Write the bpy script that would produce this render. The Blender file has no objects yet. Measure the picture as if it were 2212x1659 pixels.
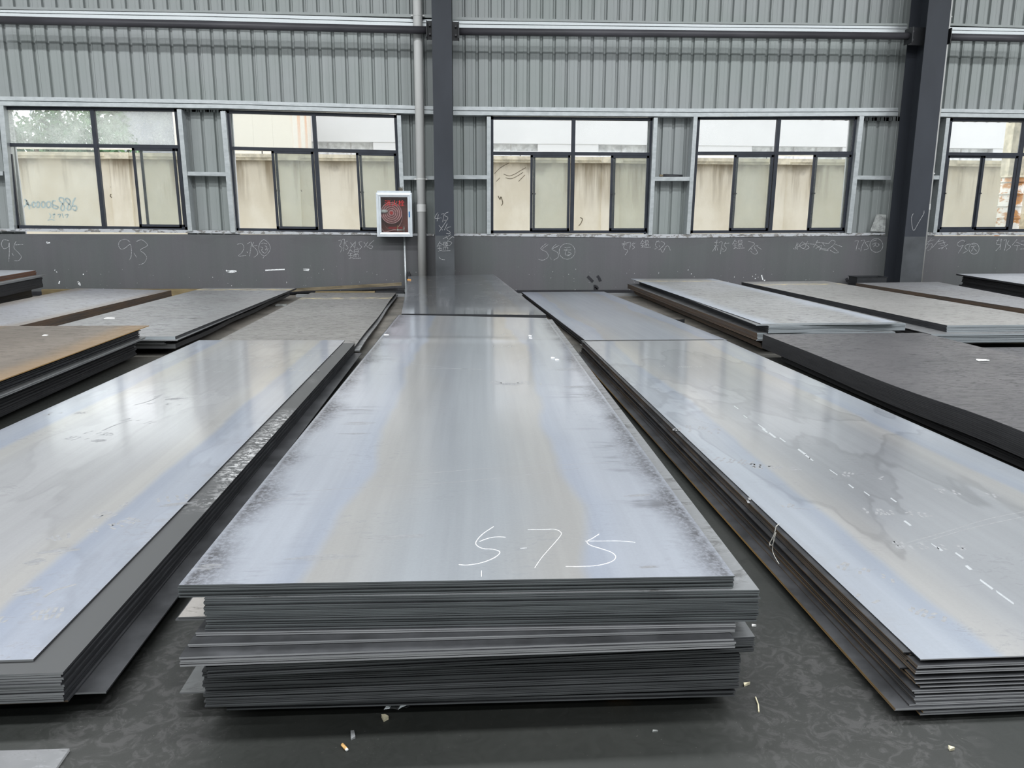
import bpy, bmesh, math, random
from mathutils import Vector, Matrix
random.seed(7)
S = bpy.context.scene
C = S.collection
PI = math.pi

# ------------------------------------------------------------------ camera
W, H = 2212.0, 1659.0
F_PX, YAW, PITCH, ROLL, CAM_H = 1692.80, 0.0714452, 0.2055879, 0.0035227, 1.354595
_f = Vector((math.sin(YAW)*math.cos(PITCH), math.cos(YAW)*math.cos(PITCH), -math.sin(PITCH)))
_r0 = Vector((math.cos(YAW), -math.sin(YAW), 0)); _u0 = _r0.cross(_f)
_r = _r0*math.cos(ROLL)+_u0*math.sin(ROLL); _u = _u0*math.cos(ROLL)-_r0*math.sin(ROLL)
cam_d = bpy.data.cameras.new('camera'); cam = bpy.data.objects.new('camera', cam_d); C.objects.link(cam)
m = Matrix((( _r.x,_u.x,-_f.x,0),(_r.y,_u.y,-_f.y,0),(_r.z,_u.z,-_f.z,CAM_H),(0,0,0,1)))
cam.matrix_world = m
cam_d.sensor_fit = 'HORIZONTAL'; cam_d.sensor_width = 36.0; cam_d.lens = 36.0*F_PX/W
cam_d.clip_start = 0.05; cam_d.clip_end = 400
S.camera = cam

def _ray(px, py): return _f + _r*((px-W/2)/F_PX) - _u*((py-H/2)/F_PX)
def T(px, py, z):
    "point seen at a pixel, lying on the level z"
    d = _ray(px, py); t = (z-CAM_H)/d.z
    return Vector((d.x*t, d.y*t))
def Wp(px, py, Y):
    "point seen at a pixel, lying on the upright plane y = Y"
    d = _ray(px, py); t = Y/d.y
    return Vector((d.x*t, Y, CAM_H+d.z*t))

# ------------------------------------------------------------------ light
S.view_settings.view_transform = 'Standard'; S.view_settings.look = 'None'
S.view_settings.gamma = 1.0; S.view_settings.use_curve_mapping = False
S.view_settings.exposure = 0.0
SKY = 4.0
ROW_W = 1150.0
world = bpy.data.worlds.new('overcast_sky'); S.world = world; world.use_nodes = True
nt = world.node_tree; nt.nodes.clear()
o = nt.nodes.new('ShaderNodeOutputWorld'); b = nt.nodes.new('ShaderNodeBackground')
b.inputs[0].default_value = (0.93, 0.96, 1.0, 1); b.inputs[1].default_value = SKY
nt.links.new(b.outputs[0], o.inputs[0])
# rows of daylight strips in the roof, running parallel to the window wall
for y, wt in ((6.2,1.5), (1.5,1.3), (-3.4,.7), (-8.2,.4)):
    for x in (-8.5, 14.0):
        l = bpy.data.lights.new('roof_light', 'AREA'); l.shape = 'RECTANGLE'
        l.size = 21.5; l.size_y = 0.8; l.energy = ROW_W*wt; l.color = (0.95, 0.98, 1.0)
        lo = bpy.data.objects.new('roof_light', l); C.objects.link(lo); lo.location = (x, y, 8.6)

# ------------------------------------------------------------------ materials
class NB:
    def __init__(s, name):
        s.m = bpy.data.materials.new(name); s.m.use_nodes = True
        s.t = s.m.node_tree; s.t.nodes.clear()
        s.out = s.t.nodes.new('ShaderNodeOutputMaterial')
        s.p = s.t.nodes.new('ShaderNodeBsdfPrincipled'); s.t.links.new(s.p.outputs[0], s.out.inputs[0])
    def n(s, typ, **kw):
        q = s.t.nodes.new(typ)
        for k, v in kw.items(): setattr(q, k, v)
        return q
    def L(s, a, b): s.t.links.new(a, b)
    def val(s, sock, v):
        if hasattr(v, 'is_output') or isinstance(v, bpy.types.NodeSocket): s.L(v, sock)
        else: sock.default_value = v
    def math(s, op, a, b=0.0, clamp=False):
        q = s.n('ShaderNodeMath', operation=op); q.use_clamp = clamp
        s.val(q.inputs[0], a); s.val(q.inputs[1], b); return q.outputs[0]
    def ramp(s, x, lo, hi, a=0.0, b=1.0):
        q = s.n('ShaderNodeMapRange'); q.interpolation_type = 'SMOOTHSTEP'
        s.val(q.inputs[0], x); s.val(q.inputs[1], lo); s.val(q.inputs[2], hi); s.val(q.inputs[3], a); s.val(q.inputs[4], b)
        return q.outputs[0]
    def mix(s, f, a, b):
        q = s.n('ShaderNodeMix', data_type='RGBA')
        s.val(q.inputs[0], f)
        for k, v in ((6, a), (7, b)):
            if isinstance(v, (tuple, list)): q.inputs[k].default_value = (v[0], v[1], v[2], 1)
            else: s.L(v, q.inputs[k])
        return q.outputs[2]
    def noise(s, vec, scale=5, detail=3, rough=0.55, dist=0.0):
        q = s.n('ShaderNodeTexNoise'); q.inputs['Scale'].default_value = scale; q.inputs['Detail'].default_value = detail
        q.inputs['Roughness'].default_value = rough; q.inputs['Distortion'].default_value = dist
        if vec is not None: s.L(vec, q.inputs['Vector'])
        return q.outputs['Fac']
    def map(s, vec, sc=(1,1,1), off=(0,0,0)):
        q = s.n('ShaderNodeMapping'); q.inputs['Scale'].default_value = sc; q.inputs['Location'].default_value = off
        s.L(vec, q.inputs['Vector']); return q.outputs[0]
    def obj(s): return s.n('ShaderNodeTexCoord').outputs['Object']
    def gen(s): return s.n('ShaderNodeNewGeometry').outputs['Position']
    def uv(s): return s.n('ShaderNodeTexCoord').outputs['UV']
    def sep(s, v):
        q = s.n('ShaderNodeSeparateXYZ'); s.L(v, q.inputs[0]); return q.outputs
    def bump(s, h, strength=0.2, dist=0.01):
        q = s.n('ShaderNodeBump'); q.inputs['Strength'].default_value = strength; q.inputs['Distance'].default_value = dist
        s.L(h, q.inputs['Height']); s.L(q.outputs[0], s.p.inputs['Normal'])
    def set(s, col=None, rough=None, metal=None, spec=None):
        if col is not None:
            if isinstance(col, (tuple, list)): s.p.inputs['Base Color'].default_value = (col[0], col[1], col[2], 1)
            else: s.L(col, s.p.inputs['Base Color'])
        if rough is not None: s.val(s.p.inputs['Roughness'], rough)
        if metal is not None: s.val(s.p.inputs['Metallic'], metal)
        if spec is not None: s.p.inputs['Specular IOR Level'].default_value = spec
        return s.m

def plain(name, col, rough=0.6, metal=0.0, spec=0.4, var=0.25, scale=6, sc=(1,1,1), world=True):
    b = NB(name); v = b.map(b.gen() if world else b.obj(), sc)
    n = b.noise(v, scale, 4, 0.6)
    k = b.ramp(n, 0.3, 0.7, 1-var, 1+var)
    q = b.n('ShaderNodeMix', data_type='RGBA', blend_type='MULTIPLY'); q.inputs[0].default_value = 1
    q.inputs[6].default_value = (col[0], col[1], col[2], 1); b.L(k, q.inputs[7])
    return b.set(q.outputs[2], rough, metal, spec)

def sheet(name, inner, blue, cream, dark, w=1.5, metal=0.55, rough=0.38, edge=0.10, band=0.36, wav=0.17, scuff=0.5, seed=0.0, cw=0.28, edge_amt=1.0, scuff_col=None, coat=0.9, coat_r=0.13, stain=0.0):
    "mill-scaled steel: dark grainy margins, bluish annealing bands, a warm line fading into the grey middle, scuffs"
    b = NB(name); uv = b.uv(); x, y, z = b.sep(uv)
    vv = b.map(uv, (1,1,1), (seed, seed*2.3, seed))
    d = b.math('MINIMUM', x, b.math('SUBTRACT', w, x))
    wn = b.noise(b.map(vv, (0.25, 0.55, 1)), 1.3, 3, 0.5)
    side = b.math('GREATER_THAN', x, w/2)
    wn2 = b.noise(b.map(vv, (0.25, 0.75, 1), (9, 4, 0)), 1.1, 3, 0.5)
    wob = b.math('ADD', b.math('MULTIPLY', wn, b.math('SUBTRACT', 1.0, side)), b.math('MULTIPLY', wn2, side))
    e = b.math('ADD', d, b.math('MULTIPLY', b.math('SUBTRACT', wob, 0.5), wav*2))
    streak = b.noise(b.map(vv, (22, 0.5, 1)), 1.0, 3, 0.6)
    blue2 = tuple(k*f for k, f in zip(blue, (.88,.90,.94)))
    col = b.mix(b.ramp(e, band-0.13, band-0.02), blue, blue2)
    col = b.mix(b.ramp(e, band-0.02, band+0.03), col, cream)
    col = b.mix(b.ramp(e, band+0.04, band+0.04+cw), col, inner)
    fine = b.noise(vv, 90, 2, 0.7)
    low = b.noise(b.map(vv, (1, .5, 1), (7, 0, 0)), 1.6, 3, 0.5)
    lum = b.math('ADD', b.ramp(streak, 0.3, 0.7, 0.95, 1.04), b.math('MULTIPLY', b.math('SUBTRACT', fine, 0.5), 0.14))
    lum = b.math('ADD', lum, b.math('MULTIPLY', b.math('SUBTRACT', low, 0.5), 0.25))
    if stain:
        s1 = b.noise(b.map(vv, (1.0, .38, 1), (3, 8, 0)), 1.5, 4, 0.5, .3)
        lum = b.math('ADD', lum, b.math('MULTIPLY', b.ramp(s1, .515, .53), stain))
        lum = b.math('SUBTRACT', lum, b.math('MULTIPLY', b.math('MULTIPLY', b.ramp(s1, .495, .508), b.ramp(s1, .525, .512)), stain*.8))
    q = b.n('ShaderNodeMix', data_type='RGBA', blend_type='MULTIPLY'); q.inputs[0].default_value = 1
    b.L(col, q.inputs[6]); b.L(lum, q.inputs[7]); col = q.outputs[2]
    # dark grainy margin with rubbed, sideways-drawn blotches
    blob = b.noise(b.map(vv, (1.0, 1.2, 1), (5, 2, 0)), 1.6, 4, 0.6)
    grain = b.noise(b.map(vv, (70, 55, 1), (3, 1, 0)), 1.0, 3, 0.7)
    rag = b.noise(b.map(vv, (1.6, 11, 1), (3, 1, 0)), 1.4, 5, 0.72)
    de = b.math('ADD', d, b.math('MULTIPLY', b.math('SUBTRACT', 0.5, blob), edge*2.6))
    mk = b.math('MULTIPLY', b.ramp(de, -0.01, edge*1.25, 1.0, 0.0), b.ramp(grain, .30, .62, .45, 1.0))
    mk2 = b.math('MULTIPLY', b.math('MULTIPLY', b.ramp(blob, .50, .66), b.ramp(rag, .47, .60)), b.ramp(d, edge*3.4, edge*.8))
    mk = b.math('MULTIPLY', b.math('MAXIMUM', mk, b.math('MULTIPLY', mk2, .75)), edge_amt)
    mk = b.math('MULTIPLY', mk, b.ramp(d, 0.0, 0.022, .45, 1.0))
    col = b.mix(mk, col, dark)
    # scuffs
    big = b.noise(b.map(vv, (1.6, 1.0, 1), (2, 7, 0)), 2.1, 1, 0.5)
    pat = b.noise(b.map(vv, (1, 1.7, 1), (1, 3, 0)), 19, 6, 0.75, 0.9)
    sc = b.math('MULTIPLY', b.ramp(big, 0.55, 0.70), b.ramp(pat, 0.50, 0.66))
    lines = b.noise(b.map(vv, (0.9, 7, 1), (0, 5, 0)), 3.0, 6, 0.75, 0.5)
    sc = b.math('MAXIMUM', sc, b.math('MULTIPLY', b.ramp(lines, 0.62, 0.72), 0.7))
    sc = b.math('MULTIPLY', sc, scuff)
    sd = scuff_col or tuple(c*0.62 for c in inner)
    col = b.mix(sc, col, sd)
    r = b.math('ADD', b.math('MULTIPLY', mk, 0.12), b.math('ADD', rough, b.math('MULTIPLY', sc, 0.15)))
    b.set(col, r, metal)
    b.val(b.p.inputs['Coat Weight'], b.math('MULTIPLY', b.math('SUBTRACT', 1.0, b.math('MAXIMUM', b.math('MULTIPLY', mk, .7), b.math('MULTIPLY', sc, .8))), coat))
    b.p.inputs['Coat Roughness'].default_value = coat_r
    b.bump(b.math('ADD', b.math('MULTIPLY', fine, 0.4), b.noise(b.map(vv, (1, .35, 1)), 1.2, 2)), 0.05, 0.02)
    return b.m

def dusty(name, a, c, dark, metal=0.25, rough=0.5, seed=0.0, rim=None, dist=1.2, scale=7, contrast=1.0, yel=0.0):
    "walked-on plate: dust and streaky scrapes"
    b = NB(name); uv = b.uv(); vv = b.map(uv, (1,1,1), (seed, seed*1.7, 0)); x, y, z = b.sep(uv)
    n1 = b.noise(b.map(vv, (1, .6, 1)), 1.1, 3, 0.55)
    col = b.mix(b.ramp(n1, 0.35, 0.65), a, c)
    n2 = b.noise(b.map(vv, (0.7, 1.5, 1)), scale, 6, 0.72, dist)
    col = b.mix(b.math('MULTIPLY', b.ramp(n2, 0.5, 0.68), contrast), col, dark)
    n3 = b.noise(b.map(vv, (0.8, 1.6, 1), (4, 1, 0)), scale*2.2, 5, 0.7, dist)
    col = b.mix(b.math('MULTIPLY', b.ramp(n3, 0.58, 0.7), 0.55*contrast), col, tuple(min(1, k*1.45) for k in a))
    if rim:
        d = b.math('MINIMUM', x, b.math('SUBTRACT', 1.5, x))
        k = b.ramp(b.math('ADD', d, b.math('MULTIPLY', b.math('SUBTRACT', n1, .5), .35)), 0.05, 0.3, 0.85, 0.0)
        col = b.mix(k, col, rim)
    if yel:
        k = b.math('MULTIPLY', b.ramp(y, yel-0.12, yel, 0, 1), b.ramp(y, yel+0.05, yel+0.3, 1, 0))
        k = b.math('MULTIPLY', k, b.ramp(b.noise(b.map(vv, (2.5, 6, 1)), 2, 3, .6), 0.45, 0.6))
        col = b.mix(k, col, (0.62, 0.52, 0.30))
    b.set(col, b.ramp(n2, 0.4, 0.7, rough-0.08, rough+0.12), metal)
    return b.m

def edge_mat(name, col, dark, rust=None, rust_amt=0.0, metal=0.5, rough=0.45):
    b = NB(name); p = b.gen()
    n = b.noise(b.map(p, (3, 3, 90)), 1.0, 4, 0.6)
    n2 = b.noise(b.map(p, (1.2, 1.2, 30)), 1.0, 3, 0.6)
    c = b.mix(b.ramp(n, 0.35, 0.65), col, dark)
    if rust:
        c = b.mix(b.math('MULTIPLY', b.ramp(n2, 0.5-rust_amt*0.3, 0.62), min(1, rust_amt*1.2)), c, rust)
    b.set(c, rough, metal); return b.m

M = {}
M['c_top'] = sheet('steel_centre_top', (.325,.343,.368), (.375,.395,.445), (.355,.348,.342), (.06,.058,.064), seed=1.3, edge=0.11, band=0.36, wav=0.16, scuff=0.45)
M['l_top'] = sheet('steel_left_top', (.36,.356,.367), (.34,.362,.42), (.385,.372,.362), (.24,.235,.23), seed=4.1, edge=0.02, band=0.24, wav=0.07, scuff=0.75, edge_amt=0.8, cw=.2, stain=.07)
M['r_top'] = sheet('steel_right_top', (.285,.292,.308), (.345,.368,.41), (.36,.354,.35), (.26,.26,.27), seed=8.6, edge=0.03, band=0.26, wav=0.09, scuff=0.6, edge_amt=0.7, cw=.2, stain=.13)
M['d_top'] = sheet('steel_far_centre_top', (.16,.17,.185), (.20,.215,.24), (.17,.17,.17), (.13,.13,.14), seed=2.2, edge=0.05, band=0.25, scuff=0.6, metal=0.5, rough=0.3, scuff_col=(.34,.34,.34), coat=1.0, coat_r=.07)
M['e_top'] = sheet('steel_far_right_blue_top', (.33,.35,.39), (.37,.40,.465), (.345,.343,.345), (.25,.26,.29), seed=5.5, edge=0.05, band=0.22, wav=0.2, scuff=0.7, coat=.7, coat_r=.2)
M['dust_f'] = dusty('dusty_plate_pale', (.31,.31,.312), (.265,.262,.258), (.12,.118,.115), seed=3.1, rim=(.34,.365,.41), yel=5.75, contrast=1.0, scale=11)
M['dust_g'] = dusty('dusty_plate_tan', (.31,.30,.29), (.265,.257,.247), (.14,.133,.125), seed=6.4, yel=5.3, contrast=.9, scale=11)
M['dust_h'] = dusty('dusty_plate_violet', (.27,.27,.285), (.24,.235,.24), (.15,.145,.15), seed=1.9, contrast=.8, scale=10)
M['dust_i'] = dusty('dusty_plate_bluish', (.42,.43,.46), (.38,.39,.42), (.25,.25,.27), seed=9.2, contrast=.5)
M['dust_a'] = dusty('dusty_plate_lavender', (.29,.29,.315), (.26,.257,.268), (.16,.15,.145), seed=7.7, rim=(.22,.19,.165), contrast=.8, scale=9)
M['dust_b'] = dusty('dusty_plate_grey', (.225,.225,.23), (.195,.192,.192), (.08,.078,.076), seed=2.7, rim=(.19,.187,.187), yel=5.45, contrast=1.0, scale=10)
M['dust_k'] = dusty('dusty_plate_brown', (.21,.203,.193), (.175,.168,.16), (.085,.08,.076), seed=5.9, yel=5.0, contrast=1.0, scale=11)
M['q_top'] = dusty('scraped_dark_plate', (.115,.109,.113), (.09,.086,.09), (.038,.036,.039), seed=4.8, metal=0.3, rough=0.42, dist=1.5, scale=13, contrast=1.0)
M['p_top'] = dusty('rusty_plate', (.125,.105,.088), (.10,.084,.07), (.06,.05,.043), seed=8.3, metal=0.1, rough=0.6, rim=(.17,.115,.065), contrast=1.0, scale=10)
M['under'] = plain('dark_plate_face', (.055,.056,.06), 0.42, 0.5, var=.35)
M['lmid'] = NB('dark_plate_with_white_scrapes')
def _lmid():
    b = M['lmid']; uv = b.uv(); n = b.noise(b.map(uv,(1,.45,1)), 1.6, 2); k = b.noise(b.map(uv, (1,1.4,1)), 17, 5, .7, 2.0)
    x,y,z = b.sep(uv)
    near = b.ramp(x, 1.36, 1.47)
    c = b.mix(b.math('MULTIPLY', b.math('MULTIPLY', b.ramp(n, .46, .58), b.ramp(k, .5, .56)), near), (.075,.076,.077), (.42,.42,.42))
    return b.set(c, .45, .35)
M['lmid'] = _lmid()
M['worn'] = dusty('worn_grey_plate', (.215,.22,.225), (.18,.18,.185), (.09,.09,.09), seed=3.3, metal=.4, rough=.45)
M['worn_dk'] = dusty('worn_dark_plate', (.11,.115,.115), (.09,.092,.092), (.05,.05,.05), seed=6.3, metal=.3, rough=.5, scale=14)
M['brownworn'] = dusty('rough_brown_white_plate', (.24,.225,.21), (.13,.11,.095), (.09,.08,.07), seed=1.1, metal=.1, rough=.7, scale=20)
M['edge'] = edge_mat('plate_edge', (.20,.215,.22), (.13,.14,.145), metal=.2)
M['edge_lo'] = edge_mat('plate_edge_low', (.135,.14,.145), (.085,.088,.092), metal=.2)  # darker copy of the plate edge, dimming of the low bundles in its colour
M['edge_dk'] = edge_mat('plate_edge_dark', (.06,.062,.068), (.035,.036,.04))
M['edge_lt'] = edge_mat('plate_edge_bright', (.50,.50,.51), (.40,.40,.41), metal=.25, rough=.4)
M['edge_md'] = edge_mat('plate_edge_mid', (.29,.295,.30), (.21,.215,.22), metal=.2)
M['edge_bl'] = edge_mat('plate_edge_bluegrey', (.36,.39,.41), (.29,.315,.335), metal=.2)
M['edge_rust'] = edge_mat('plate_edge_rusty', (.045,.042,.042), (.03,.028,.028), (.22,.13,.05), .35, metal=.2, rough=.7)
M['edge_rust2'] = edge_mat('plate_edge_very_rusty', (.08,.06,.04), (.05,.04,.03), (.30,.18,.06), .9, metal=.1, rough=.8)
M['edge_brown'] = edge_mat('plate_edge_brown', (.075,.058,.048), (.05,.04,.034), (.12,.075,.045), .5, metal=.1, rough=.75)
M['edge_red'] = edge_mat('plate_edge_red_rust', (.14,.08,.06), (.10,.06,.05), (.19,.09,.05), .6, metal=.1, rough=.8)
M['edge_blk'] = edge_mat('plate_edge_black', (.028,.028,.03), (.018,.018,.02), metal=.2, rough=.6)

def _floor():
    b = NB('painted_floor'); p = b.gen(); x, y, z = b.sep(p)
    n1 = b.noise(p, 0.7, 4, 0.6); n2 = b.noise(b.map(p, (1,1,0)), 17, 7, 0.74, 1.6); n3 = b.noise(p, 160, 2, 0.6)
    col = b.mix(b.ramp(n1, .35, .65), (.015,.0165,.015), (.024,.025,.0225))
    # scraped, tyre-polished patches beside the near stacks
    def patch(cx, cy, rx, ry):
        dx = b.math('DIVIDE', b.math('SUBTRACT', x, cx), rx); dy = b.math('DIVIDE', b.math('SUBTRACT', y, cy), ry)
        r = b.math('SQRT', b.math('ADD', b.math('MULTIPLY', dx, dx), b.math('MULTIPLY', dy, dy)))
        return b.ramp(r, 0.35, 1.0, 1, 0)
    pm = b.math('MAXIMUM', patch(1.05, 1.85, .42, .75), patch(-.88, 1.95, .30, .85))
    pm = b.math('MAXIMUM', pm, b.math('MULTIPLY', patch(.2, 1.45, .8, .22), .45))
    pm = b.math('ADD', pm, b.ramp(n1, .55, .75, 0, .35), True)
    swirl = b.ramp(n2, .47, .60)
    col = b.mix(b.math('MULTIPLY', b.math('MULTIPLY', swirl, pm), .7), col, (.06,.0585,.058))
    col = b.mix(b.math('MULTIPLY', pm, .3), col, (.034,.0335,.032))
    # pale tan dust towards the wall
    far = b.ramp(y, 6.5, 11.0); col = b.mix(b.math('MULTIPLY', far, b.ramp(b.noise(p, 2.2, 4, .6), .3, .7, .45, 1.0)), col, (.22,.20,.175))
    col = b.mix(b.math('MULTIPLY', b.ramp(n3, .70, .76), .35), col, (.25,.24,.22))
    b.set(col, b.ramp(n2, .3, .7, .5, .68), 0, .3)
    b.bump(n2, .08, .004); return b.m
M['floor'] = _floor()

def _lowwall():
    b = NB('dark_painted_plinth'); p = b.gen(); x, y, z = b.sep(p)
    n = b.noise(b.map(p, (1,1,.5)), 1.1, 4, .6); v = b.noise(b.map(p, (7,7,.25)), 1, 3, .6); f = b.noise(p, 60, 2)
    c = b.mix(b.ramp(n, .35, .65), (.105,.102,.110), (.097,.103,.104))
    q = b.n('ShaderNodeMix', data_type='RGBA', blend_type='MULTIPLY'); q.inputs[0].default_value = 1
    b.L(c, q.inputs[6]); b.L(b.math('ADD', b.ramp(v, .3, .7, .96, 1.04), b.math('MULTIPLY', b.math('SUBTRACT', f, .5), .15)), q.inputs[7])
    c = q.outputs[2]
    c = b.mix(b.math('MULTIPLY', b.ramp(b.noise(b.map(p, (1,1,3)), 1.4, 3), .52, .56), b.ramp(z, .8, 1.05, 0, .5)), c, (.09,.088,.094))
    # paint-chip flecks low on the wall
    fl = b.math('MULTIPLY', b.ramp(b.noise(b.map(p, (1,1,.6)), 34, 2, .4), .735, .75), b.ramp(z, .62, .25))
    c = b.mix(fl, c, (.6,.6,.6))
    return b.set(c, .55, 0, .35)
M['plinth'] = _lowwall()
def _clad():
    b = NB('grey_green_cladding'); p = b.gen()
    v = b.noise(b.map(p, (16,16,.12)), 1, 4, .65); n = b.noise(p, .7, 3); x, y, z = b.sep(p)
    c = b.mix(b.ramp(n, .35, .65), (.275,.300,.292), (.295,.312,.312))
    c = b.mix(b.ramp(v, .5, .75, 0, .4), c, (.36,.38,.38))
    c = b.mix(b.ramp(v, .42, .25, 0, .3), c, (.19,.21,.205))
    return b.set(c, .42, .15, .4)
M['clad'] = _clad()
def _galv():
    b = NB('galvanised_steel'); p = b.gen()
    n = b.noise(b.map(p, (1,1,2)), 9, 5, .7); k = b.noise(b.map(p,(.6,1,1)), 1.7, 4, .6)
    c = b.mix(b.ramp(n, .3, .7), (.42,.445,.455), (.50,.525,.535))
    c = b.mix(b.ramp(k, .66, .76, 0, .5), c, (.38,.34,.27))
    return b.set(c, b.ramp(n, .3, .7, .34, .46), .55)
M['galv'] = _galv()
M['sill'] = NB('worn_sill')
def _sill():
    b = M['sill']; p = b.gen(); n = b.noise(b.map(p, (1,1,2)), 8, 5, .7)
    c = b.mix(b.ramp(n, .48, .58), (.50,.51,.53), (.22,.21,.20))
    return b.set(c, .5, .45)
M['sill'] = _sill()
M['frame'] = plain('dark_window_frame', (.026,.030,.040), .5, .0, .3, .15)
M['column'] = plain('dark_column_paint', (.033,.037,.046), .55, .0, .3, .14, 1.2, (1,1,.4))
M['column_lo'] = plain('dull_column_base', (.058,.062,.067), .6, .0, .3, .2, 2.5)
M['tube'] = plain('dark_tube_paint', (.06,.058,.066), .45, .0, .4, .3, 2.0, (.3,1,1))
def _pvc():
    b = NB('grey_pvc'); p = b.gen(); n = b.noise(b.map(p, (30,30,4)), 1, 3, .6); k = b.noise(b.map(p, (1,1,.3)), 2, 3)
    c = b.mix(b.ramp(k, .3, .7), (.54,.54,.525), (.60,.60,.59)); c = b.mix(b.ramp(n, .73, .76), c, (.25,.24,.22))
    return b.set(c, .45, 0, .4)
M['pvc'] = _pvc()
M['chalk'] = plain('chalk', (.36,.36,.37), .9, 0, .1, .5, 70)
M['chalk2'] = plain('chalk_bright', (.78,.79,.8), .9, 0, .1, .25, 70)
M['blue_paint'] = plain('faded_blue_paint', (.42,.53,.56), .9, 0, .1, .2, 8)
M['alu'] = plain('white_aluminium', (.66,.70,.74), .35, .35, .5, .08)
M['red_panel'] = plain('red_brown_panel', (.26,.085,.068), .6, 0, .3, .2, 5)
M['red_text'] = plain('red_lettering', (.55,.04,.04), .6, 0, .3, .1)
M['pink'] = plain('dusty_pink_disc', (.75,.42,.43), .6, 0, .3, .25, 30)
M['hose'] = plain('red_hose', (.27,.09,.085), .6, 0, .3, .2, 30)
M['brass'] = plain('brass', (.62,.42,.16), .35, .8, .5, .1)
M['nickel'] = plain('nickel_fitting', (.6,.6,.57), .3, .85, .5, .1)
M['white'] = plain('white_plastic', (.72,.72,.71), .5, 0, .4, .06)
M['blue'] = plain('blue_sticker', (.03,.16,.38), .5, 0, .4, .1)
M['wood'] = plain('weathered_timber', (.17,.14,.095), .8, 0, .2, .4, 3, (1,1,12))
M['wood_y'] = plain('yellowed_timber', (.20,.155,.085), .8, 0, .2, .3, 3, (1,1,12))
M['orange'] = plain('orange_timber', (.62,.30,.08), .7, 0, .3, .3, 40)
M['black'] = plain('black_plastic', (.022,.023,.026), .5, 0, .4, .2)
M['black_matt'] = plain('black_patch', (.03,.03,.034), .8, 0, .2, .2)
M['foil'] = plain('crumpled_foil', (.72,.73,.75), .25, .9, .5, .3, 40)
M['straw'] = plain('straw', (.55,.50,.36), .8, 0, .2, .2, 40)
M['paper'] = plain('white_scrap', (.78,.78,.76), .8, 0, .2, .1, 40)
M['butt'] = plain('cork_filter', (.60,.36,.14), .8, 0, .2, .35, 120)
M['twine'] = plain('pale_twine', (.62,.60,.55), .9, 0, .1, .2, 90)
M['board'] = plain('scuffed_grey_board', (.30,.31,.30), .7, 0, .3, .4, 14)
M['ceil'] = plain('roof_sheet', (.50,.52,.53), .6, .1, .3, .08)
M['wallside'] = plain('side_wall_cladding', (.36,.39,.385), .5, .1, .4, .1)

def _bwall():
    b = NB('stained_render'); p = b.gen(); x, y, z = b.sep(p)
    n = b.noise(b.map(p, (1,1,.6)), 1.3, 5, .62); v = b.noise(b.map(p, (2.6,2.6,.22)), 1, 4, .62); f = b.noise(p, 34, 3, .6)
    c = b.mix(b.ramp(n, .35, .65), (.72,.66,.53), (.80,.75,.63))
    top = b.ramp(z, 1.35, 2.75)
    st = b.math('MULTIPLY', b.ramp(v, .47, .66), top)
    c = b.mix(b.math('MULTIPLY', st, .85), c, (.24,.185,.11))
    c = b.mix(b.math('MULTIPLY', b.ramp(b.math('ADD', z, b.math('MULTIPLY', b.math('SUBTRACT', n, .5), .9)), 2.42, 2.72), .75), c, (.20,.165,.115))
    c = b.mix(b.math('MULTIPLY', b.ramp(f, .7, .8), .35), c, (.30,.25,.18))
    b.set(c, .9, 0, .15); b.bump(f, .15, .01); return b.m
M['render'] = _bwall()
M['cope'] = plain('concrete_coping', (.66,.61,.48), .9, 0, .15, .25, 5)
M['white_wall'] = plain('white_render', (.50,.50,.51), .8, 0, .2, .03, .6)
M['grey_win'] = plain('grey_ribbon_window', (.62,.64,.66), .6, 0, .5, .25, 6)
M['lilac'] = plain('violet_strip', (.45,.40,.52), .6, 0, .3, .3, 9)
def _rustclad():
    b = NB('cream_sheet_with_rust_runs'); p = b.gen(); x,y,z = b.sep(p)
    v = b.noise(b.map(p, (1.9,1.9,.10)), 1, 4, .6); n = b.noise(p, 3, 4)
    c = b.mix(b.ramp(v, .46, .60), (.62,.59,.52), (.60,.24,.06))
    c = b.mix(b.ramp(z, 5.0, 3.4, 0, .65), c, (.60,.58,.53))
    return b.set(c, .6, .05, .3)
M['rustclad'] = _rustclad()
def _tank():
    b = NB('peeling_white_over_rust'); p = b.gen()
    n = b.noise(b.map(p, (1.2,1.2,2.6)), 1.9, 5, .68)
    c = b.mix(b.ramp(n, .47, .56), (.78,.76,.70), (.52,.26,.10)); c = b.mix(b.ramp(n, .60, .68), c, (.36,.22,.15))
    return b.set(c, .75, 0, .25)
M['tank'] = _tank()
M['greybld'] = plain('grey_violet_building', (.20,.20,.225), .7, 0, .3, .15, 1)
M['ground'] = plain('outside_concrete', (.60,.58,.54), .9, 0, .2, .2, 1)
M['leaf'] = plain('leaf_green', (.09,.17,.07), .6, 0, .3, .5, 1.2)
M['leaf2'] = plain('leaf_dark_green', (.06,.115,.06), .6, 0, .3, .5, 1.2)
M['bark'] = plain('bark', (.10,.08,.06), .9, 0, .1, .3)
M['pylon'] = plain('pylon_steel', (.38,.40,.42), .5, .4, .4, .05)

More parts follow.
